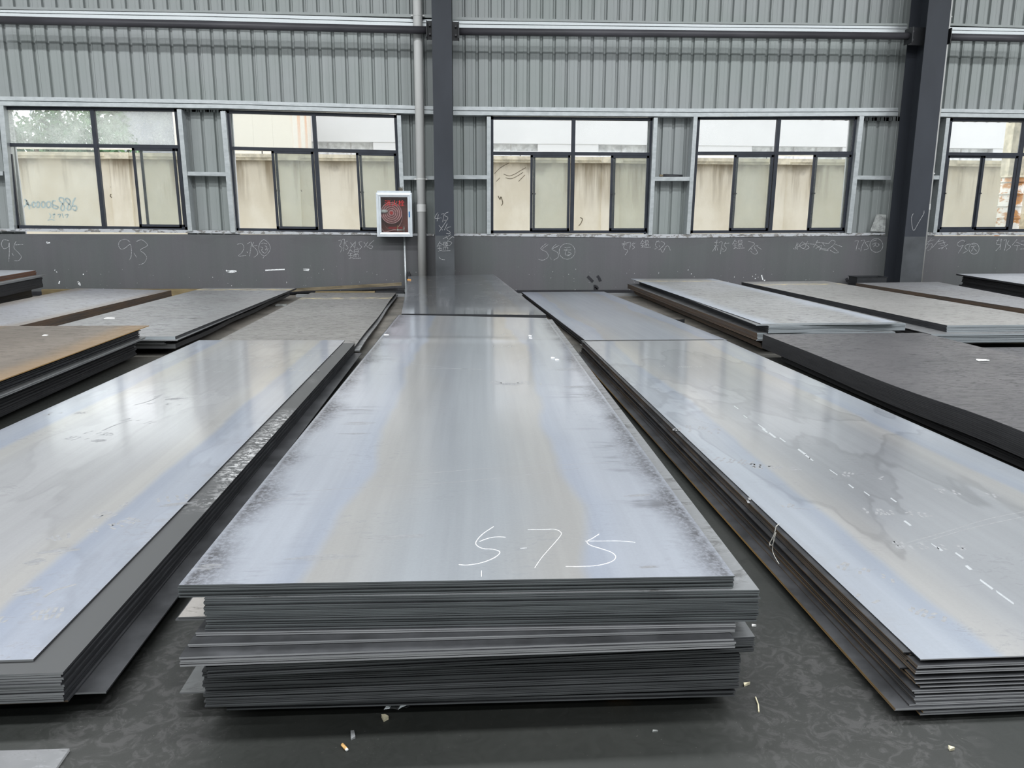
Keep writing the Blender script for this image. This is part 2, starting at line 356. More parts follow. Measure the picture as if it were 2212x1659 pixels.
def glass(name, dust, scratch=0.0, tint=(.86,.90,.88)):
    b = NB(name); b.t.nodes.remove(b.p)
    p = b.gen()
    tr = b.n('ShaderNodeBsdfTransparent'); tr.inputs[0].default_value = (*tint, 1)
    gl = b.n('ShaderNodeBsdfGlossy'); gl.inputs['Roughness'].default_value = .03; gl.inputs[0].default_value = (.9,.92,.95,1)
    fr = b.n('ShaderNodeFresnel'); fr.inputs[0].default_value = 1.45
    mx = b.n('ShaderNodeMixShader'); b.L(fr.outputs[0], mx.inputs[0]); b.L(tr.outputs[0], mx.inputs[1]); b.L(gl.outputs[0], mx.inputs[2])
    df = b.n('ShaderNodeBsdfDiffuse'); df.inputs[0].default_value = (.80,.82,.79,1)
    tl = b.n('ShaderNodeBsdfTranslucent'); tl.inputs[0].default_value = (.80,.82,.79,1)
    md = b.n('ShaderNodeMixShader'); md.inputs[0].default_value = .85; b.L(df.outputs[0], md.inputs[1]); b.L(tl.outputs[0], md.inputs[2])
    n = b.noise(b.map(p, (1,1,.7)), 2.0, 4, .6); f = b.noise(p, 30, 4, .75, 1.0)
    k = b.math('MULTIPLY', b.ramp(n, .25, .75, .6, 1.3), b.ramp(f, .3, .7, .75, 1.25))
    k = b.math('MULTIPLY', k, dust, True)
    if scratch:
        k = b.math('ADD', k, b.math('MULTIPLY', b.ramp(b.noise(b.map(p, (1,1,1)), 46, 5, .8, 2.5), .54, .62), scratch), True)
    m2 = b.n('ShaderNodeMixShader'); b.L(k, m2.inputs[0]); b.L(mx.outputs[0], m2.inputs[1]); b.L(md.outputs[0], m2.inputs[2])
    b.L(m2.outputs[0], b.out.inputs[0]); return b.m
M['glass'] = glass('window_glass', .03, tint=(.94,.95,.94))
M['glass_hazy'] = glass('hazy_window_glass', .085, tint=(.955,.965,.95))
M['glass_dirty'] = glass('very_dirty_window_glass', .30, .22, (.88,.90,.89))

# ------------------------------------------------------------------ mesh helpers
class MB:
    def __init__(s): s.v = []; s.f = []; s.mi = []
    def quad(s, a, b, c, d, mi=0):
        i = len(s.v); s.v += [tuple(a), tuple(b), tuple(c), tuple(d)]; s.f.append((i,i+1,i+2,i+3)); s.mi.append(mi); return s
    def hexa(s, p, mi=0):
        "8 corners: bottom 0-3 counter-clockwise, top 4-7"
        i = len(s.v); s.v += [tuple(q) for q in p]
        for f in ((3,2,1,0),(4,5,6,7),(0,1,5,4),(1,2,6,5),(2,3,7,6),(3,0,4,7)):
            s.f.append(tuple(i+k for k in f)); s.mi.append(mi)
        return s
    def box(s, x0, x1, y0, y1, z0, z1, mi=0):
        return s.hexa([(x0,y0,z0),(x1,y0,z0),(x1,y1,z0),(x0,y1,z0),(x0,y0,z1),(x1,y0,z1),(x1,y1,z1),(x0,y1,z1)], mi)
    def tube(s, pts, r, seg=10, cap=True, mi=0, r2=None):
        pts = [Vector(p) for p in pts]; n = len(pts); base = len(s.v)
        prev = None
        for k, p in enumerate(pts):
            t = (pts[min(k+1,n-1)]-pts[max(k-1,0)]).normalized()
            if prev is None:
                a = Vector((0,0,1)) if abs(t.z) < .9 else Vector((1,0,0)); e1 = t.cross(a).normalized()
            else:
                e1 = (prev-t*prev.dot(t)).normalized()
            prev = e1; e2 = t.cross(e1)
            rr = r if r2 is None else r+(r2-r)*k/(n-1)
            for j in range(seg):
                a = 2*PI*j/seg; s.v.append(tuple(p+e1*math.cos(a)*rr+e2*math.sin(a)*rr))
        for k in range(n-1):
            for j in range(seg):
                a = base+k*seg+j; b2 = base+k*seg+(j+1)%seg
                s.f.append((a,b2,b2+seg,a+seg)); s.mi.append(mi)
        if cap:
            s.f.append(tuple(base+j for j in reversed(range(seg)))); s.mi.append(mi)
            s.f.append(tuple(base+(n-1)*seg+j for j in range(seg))); s.mi.append(mi)
        return s
    def build(s, name, mats, parent=None, origin=None, smooth=False):
        if not isinstance(mats, (list, tuple)): mats = [mats]
        if origin is None and parent is None:
            xs = [v[0] for v in s.v]; ys = [v[1] for v in s.v]; zs = [v[2] for v in s.v]
            origin = Vector(((min(xs)+max(xs))/2, (min(ys)+max(ys))/2, min(zs)))
        if parent is not None: origin = world_loc(parent)
        me = bpy.data.meshes.new(name)
        me.from_pydata([(v[0]-origin.x, v[1]-origin.y, v[2]-origin.z) for v in s.v], [], s.f)
        for mt in mats: me.materials.append(mt)
        for p, k in zip(me.polygons, s.mi):
            p.material_index = k; p.use_smooth = smooth
        me.update()
        o = bpy.data.objects.new(name, me); C.objects.link(o)
        if parent is not None: o.parent = parent
        else: o.location = origin
        return o
def world_loc(o):
    v = Vector(o.location); p = o.parent
    while p: v = v+Vector(p.location); p = p.parent
    return v
def tag(o, label=None, cat=None, group=None, kind=None):
    if label: o['label'] = label
    if cat: o['category'] = cat
    if group: o['group'] = group
    if kind: o['kind'] = kind
    return o
def thing(name, loc, label, cat, group=None):
    o = bpy.data.objects.new(name, None); o.empty_display_size = .1; C.objects.link(o); o.location = Vector(loc)
    return tag(o, label, cat, group)
def struct(o): o['kind'] = 'structure'; return o
def bar(mb, P, Q, w, y0, y1, mi=0):
    "flat bar in the wall plane between two (x,z) points, w wide, from depth y0 to y1"
    P = Vector((P[0],P[1])); Q = Vector((Q[0],Q[1])); d = (Q-P).normalized(); n = Vector((-d.y,d.x))*w/2
    a,b2,c,d2 = P-n, Q-n, Q+n, P+n
    return mb.hexa([(a.x,y0,a.y),(b2.x,y0,b2.y),(b2.x,y1,b2.y),(a.x,y1,a.y),(d2.x,y0,d2.y),(c.x,y0,c.y),(c.x,y1,c.y),(d2.x,y1,d2.y)], mi)

# ------------------------------------------------------------------ the hall
YW = 14.74            # face of the low painted wall
YC = 14.95            # cladding
X0, X1 = -19.5, 25.0
YB = -11.0
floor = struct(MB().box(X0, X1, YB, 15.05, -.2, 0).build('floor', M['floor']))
struct(MB().box(X0, X1, YB, 15.1, 8.7, 8.85).build('ceiling', M['ceil']))
struct(MB().box(X0-.2, X0, YB, 15.1, 0, 8.7).build('wall_left', M['wallside']))
struct(MB().box(X1, X1+.2, YB, 15.1, 0, 8.7).build('wall_right', M['wallside']))
struct(MB().box(X0, X1, YB-.2, YB, 0, 8.7).build('wall_front', M['wallside']))
ZL = 1.09
wall = struct(MB().box(X0, X1, YW, 15.05, 0, ZL).build('wall_back', M['plinth']))

# window outlines in the photograph: top-left, top-right, bottom-right, bottom-left
YF = 14.80
WIN = [
 ((5,230),(382,234.5),(406.5,497),(35,493)),
 ((488,238),(857,248),(869,503.5),(509,499)),
 ((1060,251.5),(1411,254.5),(1402,504),(1060,504)),
 ((1507,252),(1853,252),(1828,502.5),(1491,504)),
 ((2053,255),(2372,259),(2332,500),(2024,501.5)),
]
quads = [[Wp(p[0],p[1],YF) for p in w] for w in WIN]

# profiled cladding sheets above the window rail: one object per sheet
PITCH_R = 0.2305
def rib_profile(n, minor=True):
    pts = [(0,0)]
    for k in range(n):
        x = k*PITCH_R
        if minor: pts += [(x+.078,0),(x+.082,.003),(x+.092,.003),(x+.096,0)]
        pts += [(x+.146,0),(x+.163,-.044),(x+.191,-.044),(x+.208,0)]
    pts.append((n*PITCH_R,0)); return pts
def clad(x0, nrib, z0, z1, name='cladding_panel', dx=0.0):
    mb = MB(); pr = rib_profile(nrib)
    for (a, b2) in zip(pr[:-1], pr[1:]):
        mb.quad((x0+a[0],YC-a[1],z0),(x0+b2[0],YC-b2[1],z0),(x0+b2[0],YC-b2[1],z1),(x0+a[0],YC-a[1],z1))
    return mb.build(name, M['clad'], wall)
xs = Wp(3, 400, YC).x - .07
x = xs-8*PITCH_R*4
while x < 15.5:
    clad(x, 4, 3.22, 8.69); x += 4*PITCH_R+.003
# outer skin sheet so no light leaks between ribs
MB().box(X0, X1, YC+.05, YC+.09, 3.25, 8.69).build('outer_skin', M['white_wall'], wall)
# niche sheets beside the windows
def niche(xa, xb):
    n = max(1, int(math.ceil((xb-xa)/PITCH_R)))
    k0 = math.floor((xa-xs)/PITCH_R); xstart = xs+k0*PITCH_R
    n = int(math.ceil((xb-xstart)/PITCH_R)); mb = MB()
    for i in range(n):
        for (a, b2) in zip(rib_profile(1)[:-1], rib_profile(1)[1:]):
            p, q = xstart+i*PITCH_R+a[0], xstart+i*PITCH_R+b2[0]
            if q < xa-.05 or p > xb+.05: continue
            mb.quad((p,YC-a[1],ZL-.02),(q,YC-b2[1],ZL-.02),(q,YC-b2[1],3.3),(p,YC-a[1],3.3))
    mb.build('cladding_panel', M['clad'], wall)
    MB().box(xa-.05, xb+.05, YC+.05, YC+.09, ZL-.02, 3.3).build('outer_skin', M['white_wall'], wall)
ql = lambda i: (min(quads[i][0].x,quads[i][3].x), max(quads[i][1].x,quads[i][2].x))
niche(-15.0, ql(0)[0]); niche(ql(0)[1], ql(1)[0]); niche(ql(1)[1], ql(2)[0]); niche(ql(2)[1], ql(3)[0]); niche(ql(3)[1], ql(4)[0]); niche(ql(4)[1], 16.0)

# galvanised rails (top edge and bottom edge given at both ends of the bay)
trim_n = [0]
def trim(mb, mat):
    trim_n[0] += 1
    return struct(mb.build('trim_%d' % trim_n[0], mat))
YG = 14.70
def rail(tl, tr, bl, br, Y, y1, groove=True, mat='galv'):
    a, b2 = Wp(*tl, Y), Wp(*tr, Y); c, d = Wp(*bl, Y), Wp(*br, Y)
    mb = MB()
    def slab(t0, t1, y0):
        p0, p1 = a.lerp(c, t0), b2.lerp(d, t0); q0, q1 = a.lerp(c, t1), b2.lerp(d, t1)
        mb.hexa([(q0.x,y0,q0.z),(q1.x,y0,q1.z),(q1.x,y1,q1.z),(q0.x,y1,q0.z),(p0.x,y0,p0.z),(p1.x,y0,p1.z),(p1.x,y1,p1.z),(p0.x,y1,p0.z)])
    if groove:
        slab(0, .44, Y); slab(.44, .54, Y+.03); slab(.54, 1, Y)
    else: slab(0, 1, Y)
    return trim(mb, M[mat])
# rail over the windows
rail((-60,207),(470,216),(-60,227),(470,233.5), YG, YC-.03)
rail((470,216),(938,229.3),(470,233.5),(938,246.5), YG, YC-.03)
rail((979,230),(1500,234.5),(979,248.3),(1500,252), YG, YC-.03)
rail((1500,234.5),(1940,232.6),(1500,252),(1940,250), YG, YC-.03)
rail((2030,234.8),(2260,237.5),(2030,251.8),(2260,255.5), YG, YC-.03)
# upper rail with the liner strip on it
rail((-60,18.5),(440,27),(-60,34),(440,44), YG, YC-.03)
rail((440,27),(938,42),(440,44),(938,58), YG, YC-.03)
rail((979,43.5),(1500,51),(979,60),(1500,66), YG, YC-.03)
rail((1500,51),(1960,55.5),(1500,66),(1960,70), YG, YC-.03)
rail((2048,58),(2260,63),(2048,72),(2260,76), YG, YC-.03)
for a, b2, c, d in (((-60,13),(440,22),(-60,18.5),(440,27)), ((440,22),(938,31.5),(440,27),(938,38.5)), ((979,36.5),(1500,47),(979,43),(1500,51)), ((1500,47),(1960,50.5),(1500,51),(1960,55.5)), ((2050,50),(2260,57),(2050,55),(2260,62))):
    rail(a, b2, c, d, YG-.02, YC-.03, False, 'clad')
# sill
for a, b2, c, d in (((-60,493.5),(280,495),(-60,499),(280,502)), ((280,495),(938,505),(280,502),(938,509.5)), ((979,504.5),(1450,506),(979,509.5),(1450,514)), ((1450,506),(1912,503),(1450,514),(1912,508)), ((2002,502),(2260,502),(2002,508.5),(2260,508))):
    rail(a, b2, c, d, YW-.012, YC-.05, False, 'sill')
# short middle rails in the niches
for l, r_, yt0, yt1, h in ((405,488,370.5,372,8.5), (871,938,380,380,8.2), (980,1053,378,378.5,8.5), (1414,1492,382,382,8.5), (1852,1924,379,380,8.5), (2013,2033,379,379,8.5), (-40,6,369,370,9)):
    rail((l,yt0),(r_,yt1),(l,yt0+h),(r_,yt1+h), YG+.01, YC-.03, False)
# studs beside the windows
for (xa, ya, xb, yb, wpx) in ((1,226,26,497,10), (386.5,236,410.5,500,9), (481,240,503,502,10), (861.5,249,872,504,8.5), (1056,252,1056,506,8.5), (1417,254,1405,508,8.5), (1503,252,1487,506,8.5), (1862.5,251,1834.5,504,10), (2049,255,2020,503,8.5)):
    a, b2 = Wp(xa,ya,YG), Wp(xb,yb,YG)
    mb = MB(); bar(mb, (a.x,a.z), (b2.x,b2.z), wpx/F_PX*YG*.98, YG+.004, YC-.03); trim(mb, M['galv'])

# windows
def window(i, q, lower):
    TL, TR, BR, BL = q
    def P(u, v):
        a = TL.lerp(TR, u); b2 = BL.lerp(BR, u); c = a.lerp(b2, v); return (c.x, c.z)
    lo = Vector(((BL.x+BR.x)/2, YF, min(BL.z,BR.z)))
    root = bpy.data.objects.new('window_%d' % i, None); C.objects.link(root); root.location = lo; struct(root)
    fw = .05
    ex = .5*fw/(TR.x-TL.x); ez = .5*fw/(TL.z-BL.z)
    mb = MB()
    bar(mb, P(0,ez), P(1,ez), fw, YF, YF+.07); bar(mb, P(0,1-ez), P(1,1-ez), fw*1.1, YF, YF+.07)
    bar(mb, P(ex,0), P(ex,1), fw, YF, YF+.07); bar(mb, P(1-ex,0), P(1-ex,1), fw, YF, YF+.07)
    mb.build('window_frame', M['frame'], root)
    mb = MB(); bar(mb, P(.508,.01), P(.508,.99), .068, YF-.008, YF+.06); mb.build('mullion', M['frame'], root)
    mb = MB(); bar(mb, P(.01,.308), P(.99,.308), .058, YF-.004, YF+.06); mb.build('transom', M['frame'], root)
    def pane(u0,u1,v0,v1,mat,y):
        a,b2,c,d = P(u0,v0),P(u1,v0),P(u1,v1),P(u0,v1)
        MB().hexa([(d[0],y,d[1]),(c[0],y,c[1]),(c[0],y+.005,c[1]),(d[0],y+.005,d[1]),(a[0],y,a[1]),(b2[0],y,b2[1]),(b2[0],y+.005,b2[1]),(a[0],y+.005,a[1])]).build('pane', M[mat], root)
    def sash(u0,u1,v0,v1,mat,y,fwid=.042):
        mb = MB(); hx = .5*fwid/(TR.x-TL.x); hz = .5*fwid/(TL.z-BL.z)
        bar(mb,P(u0,v0+hz),P(u1,v0+hz),fwid,y,y+.028); bar(mb,P(u0,v1-hz*1.5),P(u1,v1-hz*1.5),fwid*1.5,y,y+.028)
        bar(mb,P(u0+hx,v0),P(u0+hx,v1),fwid,y,y+.028); bar(mb,P(u1-hx,v0),P(u1-hx,v1),fwid,y,y+.028)
        so = mb.build('sash', M['frame'], root)
        a,b2,c,d = P(u0+hx,v0+hz),P(u1-hx,v0+hz),P(u1-hx,v1-hz),P(u0+hx,v1-hz); y2 = y+.012
        MB().hexa([(d[0],y2,d[1]),(c[0],y2,c[1]),(c[0],y2+.005,c[1]),(d[0],y2+.005,d[1]),(a[0],y2,a[1]),(b2[0],y2,b2[1]),(b2[0],y2+.005,b2[1]),(a[0],y2+.005,a[1])]).build('pane', M[mat], so)
        h = P(u0+hx*.9,(v0+v1)/2); MB().box(h[0]-.004,h[0]+.035,y-.012,y,h[1]-.012,h[1]+.012).build('handle', M['black'], so)
    up = lower.get('up', ('glass','glass'))
    pane(.02,.492,.02,.295,up[0],YF+.03); pane(.524, lower.get('uR',.985),.02,.295,up[1],YF+.03)
    for it in lower['low']:
        if it[0] == 'pane': pane(*it[1:])
        else: sash(*it[1:])
    return root
std = {'low': [('sash',.245,.492,.322,.985,'glass_hazy',YF+.0), ('sash',.262,.492,.322,.985,'glass',YF+.032),
               ('sash',.745,.985,.322,.985,'glass_hazy',YF+.0), ('sash',.762,.985,.322,.985,'glass',YF+.032)]}
window(1, quads[0], {'up': ('glass_dirty','glass_dirty'), 'uR': .965,
   'low': [('pane',.02,.492,.32,.98,'glass_hazy',YF+.03), ('sash',.715,.965,.322,.985,'glass_hazy',YF+.0), ('sash',.755,.985,.322,.985,'glass',YF+.032)]})
window(2, quads[1], std); window(3, quads[2], std); window(4, quads[3], std)
window(5, quads[4], {'low': [('sash',.02,.262,.322,.985,'glass_hazy',YF+.032), ('sash',.255,.492,.322,.985,'glass_hazy',YF+.0), ('sash',.745,.985,.322,.985,'glass_hazy',YF+.0)]})

struct(MB().box(X0, X1, YW-.012, YW-.002, 0, .075).build('baseboard_back', M['black_matt']))

# ------------------------------------------------------------------ columns, tubes, pipes
def column(xl, xr, label, zlo=0.0):
    Yf, Yb = 14.15, 14.72; tf = .016
    root = thing('steel_column', ((xl+xr)/2, Yf, 0), label, 'column', 'dark steel columns of the hall')
    MB().box(xl, xr, Yf, Yf+tf, 0, 8.68).build('flange', M['column'], root)
    MB().box(xl, xr, Yb-tf, Yb, 0, 8.68).build('flange', M['column'], root)
    xm = (xl+xr)/2; MB().box(xm-.006, xm+.006, Yf+tf, Yb-tf, 0, 8.68).build('web', M['column'], root)
    MB().box(xl-.002, xr+.002, Yf-.002, Yf, 0.01, 1.09).build('paint_band', M['column_lo'], root)
    return root
c1l, c1r = Wp(941,560,14.15).x, Wp(981.5,560,14.15).x
c2l, c2r = Wp(1951,540,14.15).x, Wp(1997,540,14.15).x
col1 = column(c1l, c1r, 'dark grey steel column in the middle, chalk sizes written on its foot')
col2 = column(c2l, c2r, 'dark grey steel column at right, white pipe running down beside it')

def tie(tl, bl, tr, br, label):
    Y = 14.40
    a = (Wp(*tl,Y)+Wp(*bl,Y))/2; b2 = (Wp(*tr,Y)+Wp(*br,Y))/2; r = (Wp(*tl,Y).z-Wp(*bl,Y).z)/2
    mid = (a+b2)/2
    root = thing('tie_tube', (mid.x, Y, mid.z-r), label, 'tube', 'dark tie tubes under the upper rail')
    MB().tube([a, b2], r, 18).build('tube', M['tube'], root, smooth=True)
    return root, a, b2, r
t1, a1, b1, r1 = tie((-60,33),(-60,50.5),(921,57),(921,73.5), 'dark round tie tube running left from the middle column')
t2, a2, b2_, r2 = tie((992,60),(992,76),(1962,70),(1962,86), 'dark round tie tube between the two columns')
t3, a3, b3, r3 = tie((2046,72.5),(2046,88),(2260,76.5),(2260,92), 'short length of dark tie tube right of the right column')
def endplate(root, x, z, side, xw):
    # bolted bracket: end plate, gusset and two bolts
    mb = MB(); mb.box(x-.007, x+.007, 14.27, 14.53, z-.13, z+.13).build('end_plate', M['black'], root)
    xe = xw
    MB().box(min(x,xe), max(x,xe), 14.395, 14.409, z-.15, z+.15).build('gusset', M['black'], root)
    for dz in (.07,-.07):
        MB().tube([(x+side*.05,14.345,z+dz),(x+side*.05,14.396,z+dz)], .017, 6).build('bolt', M['tube'], root)
m1, m2 = (c1l+c1r)/2, (c2l+c2r)/2
endplate(t1, b1.x+.008, b1.z, 1, m1-.007); endplate(t2, a2.x-.008, a2.z, -1, m1+.007)
endplate(t2, b2_.x+.008, b2_.z, 1, m2-.007); endplate(t3, a3.x-.008, a3.z, -1, m2+.007)

def vpipe(name, xa, ya, xb, yb, rpx, Y, label, couplings, straps, z0=0.0, mat='pvc', cat='pipe', ztop=8.6):
    a, b2 = Wp(xa,ya,Y), Wp(xb,yb,Y); r = rpx/F_PX*Y
    xm = (a.x+b2.x)/2
    root = thing(name, (xm, Y, z0), label, cat)
    MB().tube([(xm,Y,z0),(xm,Y,ztop)], r, 20).build('pipe', M[mat], root, smooth=True)
    for (y0, y1) in couplings:
        p, q = Wp(xa,y0,Y).z, Wp(xa,y1,Y).z
        MB().tube([(xm,Y,q),(xm,Y,q+.012),(xm,Y,p-.012),(xm,Y,p)], r*1.07, 20).build('coupling', M[mat], root, smooth=True)
    for y0 in straps:
        p = Wp(xa,y0,Y).z; mb = MB(); mb.tube([(xm,Y,p-.012),(xm,Y,p+.012)], r*1.06, 20)
        mb.box(xm+r*.9, xm+r*1.45, Y-.012, Y+.05, p-.012, p+.012); mb.box(xm-r*1.45, xm-r*.9, Y-.012, Y+.05, p-.012, p+.012)
        mb.build('strap', M['pvc'], root)
    return root
vpipe('drain_pipe', 902.5, 20, 912, 560, 9.3, 14.60, 'thick pale grey drain pipe left of the middle column', [(442,458)], [387, 34])
vpipe('drain_pipe', 2048, 40, 1996, 540, 4.6, 14.52, 'thin white drain pipe on the right side of the right column', [(441,454)], [375, 36])
# water pipe rising to the hose cabinet
wp0 = Wp(873.5,512,14.66); wp1 = Wp(877,624,14.66)
root = thing('water_pipe', (wp1.x,14.66,0), 'thin grey water pipe below the red hose cabinet', 'pipe')
MB().tube([(wp1.x,14.66,0),(wp1.x,14.66,wp1.z),(wp0.x,14.66,wp0.z+.02)], .019, 10).build('pipe', M['galv'], root, smooth=True)
MB().tube([(wp1.x,14.66,.05),(wp1.x,14.66,.10)], .027, 8).build('coupling', M['galv'], root)
# black valve beside it
vp = Wp(879,594,14.60); root = thing('valve', (vp.x,14.62,vp.z-.06), 'small black bolted bracket beside the thin water pipe', 'bracket')
MB().box(vp.x-.005,vp.x+.06,14.60,14.735,vp.z-.05,vp.z+.02).build('body', M['black'], root)
for dx in (.015,.045): MB().tube([(vp.x+dx,14.62,vp.z+.02),(vp.x+dx,14.62,vp.z+.06)], .012, 6).build('bolt', M['black'], root)

# ------------------------------------------------------------------ hose cabinet
def cabinet():
    Y = 14.46
    TL, BR = Wp(812,416,Y), Wp(891,511.5,Y); TR = Wp(889.5,416,Y); BLp = Wp(814.5,511.5,Y)
    x0, x1, z1, z0 = (TL.x+BLp.x)/2, (TR.x+BR.x)/2, TL.z, BR.z
    root = thing('hose_cabinet', ((x0+x1)/2, Y, z0), 'white framed red fire hose cabinet with glazed door by the drain pipe', 'cabinet')
    YB2 = YW-.02
    mb = MB(); t = .012
    mb.box(x0+.02,x0+.02+t,Y+.03,YB2,z0+.02,z1); mb.box(x1-.02-t,x1-.02,Y+.03,YB2,z0+.02,z1)
    mb.box(x0+.02,x1-.02,Y+.03,YB2,z1-t,z1+.035); mb.box(x0+.02,x1-.02,Y+.03,YB2,z0+.02,z0+.02+t)
    mb.build('body', M['alu'], root)
    MB().box(x0+.03,x1-.03,YB2-.03,YB2-.02,z0+.03,z1-.02).build('back_panel', M['red_panel'], root)
    fw = .078
    # mitred, stepped door frame
    def ring(a, b2, y0, y1):
        mb = MB()
        o = [(x0+a,z0+a),(x1-a,z0+a),(x1-a,z1-a),(x0+a,z1-a)]; i = [(x0+b2,z0+b2),(x1-b2,z0+b2),(x1-b2,z1-b2),(x0+b2,z1-b2)]
        for k in range(4):
            n = (k+1) % 4
            P = [(o[k][0],y0,o[k][1]),(o[n][0],y0,o[n][1]),(i[n][0],y1,i[n][1]),(i[k][0],y1,i[k][1])]
            Q = [(p[0],Y+.03,p[2]) for p in P]
            mb.hexa([P[0],P[1],Q[1],Q[0],P[3],P[2],Q[2],Q[3]])
        return mb
    door = ring(0, .042, Y+.002, Y-.004).build('door', M['alu'], root)
    ring(.044, fw, Y+.001, Y+.018).build('door_frame', M['alu'], door)
    MB().box(x0+fw-.01,x1-fw+.01,Y+.022,Y+.026,z0+fw-.01,z1-fw+.01).build('pane', M['glass'], door)
    zs = Wp(885,463,Y).z
    MB().box(x1-.062,x1-.038,Y-.006,Y-.003,zs-.05,zs+.05).build('sticker', M['blue'], door)
    # lettering on the glass
    try:
        cu = bpy.data.curves.new('lettering','FONT'); cu.body = '\u6d88\u706b\u6813'; cu.size = .115; cu.align_x = 'CENTER'; cu.extrude = .001; cu.space_character = 1.12
        to = bpy.data.objects.new('lettering', cu); C.objects.link(to)
        dg = bpy.context.evaluated_depsgraph_get(); me = bpy.data.meshes.new_from_object(to.evaluated_get(dg))
        bpy.data.objects.remove(to); me.materials.clear(); me.materials.append(M['red_text'])
        lo = bpy.data.objects.new('lettering', me); C.objects.link(lo); lo.parent = door
        cx = Wp(852,440,Y).x
        lo.rotation_euler = (PI/2,0,0); lo.location = Vector((cx,Y+.019,Wp(852,444,Y).z))-world_loc(door)
    except Exception as ex: print('text', ex)
    # reel
    Yr = Y+.10; cpt = Wp(845.5,460,Yr); r = 22.0/F_PX*Yr
    reel = thing('hose_reel', (cpt.x,Yr,cpt.z-r), 'dusty pink flat hose reel behind the cabinet glass', 'hose reel')
    mb = MB(); mb.tube([(cpt.x,Yr,cpt.z),(cpt.x,Yr+.05,cpt.z)], r, 40); mb.build('disc', M['pink'], reel)
    rr = r*.97
    for k in range(9):
        rad = rr*(1-k*.095)
        pts = [(cpt.x+math.cos(a)*rad, Yr-.004, cpt.z+math.sin(a)*rad) for a in [2*PI*j/40 for j in range(41)]]
        MB().tube(pts, .0075, 6, False).build('hose_coil', M['hose'] if k % 2 else M['pink'], reel, smooth=True)
    MB().tube([(cpt.x,Yr-.012,cpt.z),(cpt.x,Yr,cpt.z)], .03, 14).build('hub', M['red_text'], reel)
    noz = thing('nozzle', (cpt.x-.2,Yr-.03,cpt.z), 'white hose nozzle lying across the hose reel', 'nozzle')
    nx0, nx1 = x0+fw+.004, Wp(838,458,Yr).x
    MB().tube([(nx0,Yr-.03,cpt.z+.03),(nx0+.09,Yr-.03,cpt.z+.03)], .03, 12).build('body', M['white'], noz, smooth=True)
    MB().tube([(nx0+.09,Yr-.03,cpt.z+.03),(nx1,Yr-.03,cpt.z+.02)], .026, 12, r2=.008).build('tip', M['white'], noz, smooth=True)
    # loose hose and tap fittings
    hs = thing('supply_hose', (cpt.x,Yr+.02,z0+.1), 'loose red hose hanging under the hose reel to the tap', 'hose')
    e0, e1 = Wp(826,490,Yr), Wp(856,497,Yr)
    def sp(pts): return catmull([Vector((Wp(p[0],p[1],Yr).x,Yr+.075,Wp(p[0],p[1],Yr).z)) for p in pts], 6)
    MB().tube(sp([(867,456),(868,472),(864,484),(858,492)]), .007, 6).build('loop', M['pink'], hs, smooth=True)
    MB().tube(sp([(827,478),(832,490),(840,495),(852,495)]), .007, 6).build('loop', M['hose'], hs, smooth=True)
    MB().tube(sp([(824,494),(829,501),(838,500),(848,497),(857,496.5)]), .008, 6).build('loop', M['pink'], hs, smooth=True)
    tp = thing('tap', (Wp(862,497,Yr).x,Yr+.02,z0+.05), 'brass and steel tap fitting at the bottom of the hose cabinet', 'tap')
    A = lambda px,py: Vector((Wp(px,py,Yr).x,Yr+.035,Wp(px,py,Yr).z))
    MB().tube([A(856,497),A(873,497)], .011, 8).build('body', M['nickel'], tp, smooth=True)
    MB().tube([A(872.5,488),A(872.5,505)], .012, 8).build('riser', M['nickel'], tp, smooth=True)
    MB().tube([A(858.5,496),A(858.5,487)], .008, 8).build('lever', M['brass'], tp)
    MB().tube([A(860.2,497),A(857.8,497)], .02, 10).build('union', M['white'], tp)
    a, b2 = A(838,490), A(868,494.5); MB().box(a.x,b2.x,YB2-.036,YB2-.031,b2.z,a.z).build('red_label', M['red_text'], root)
    # dry weeds on the top edge
    wd = thing('dead_weed', (Wp(865.5,412,Y).x,Y+.12,z1+.035), 'tuft of dead weed on top of the hose cabinet', 'weed')
    mb = MB(); c0 = Wp(865.5,412,Y)
    for k in range(26):
        a = random.uniform(0,2*PI); l = random.uniform(.03,.08)
        p = Vector((c0.x+random.uniform(-.03,.03),Y+.12,z1+.034)); mb.tube([p, p+Vector((math.cos(a)*l*.6,math.sin(a)*l*.4,l))], .002, 4)
    mb.build('stems', M['wood'], wd)['kind'] = 'stuff'

def catmull(P, n=6):
    if len(P) < 3: return P
    out = []
    for i in range(len(P)-1):
        p0 = P[max(i-1,0)]; p1 = P[i]; p2 = P[i+1]; p3 = P[min(i+2,len(P)-1)]
        for k in range(n):
            t = k/n
            out.append(.5*((2*p1)+(p2-p0)*t+(2*p0-5*p1+4*p2-p3)*t*t+(3*p1-p0-3*p2+p3)*t**3))
    out.append(P[-1]); return out
cabinet()

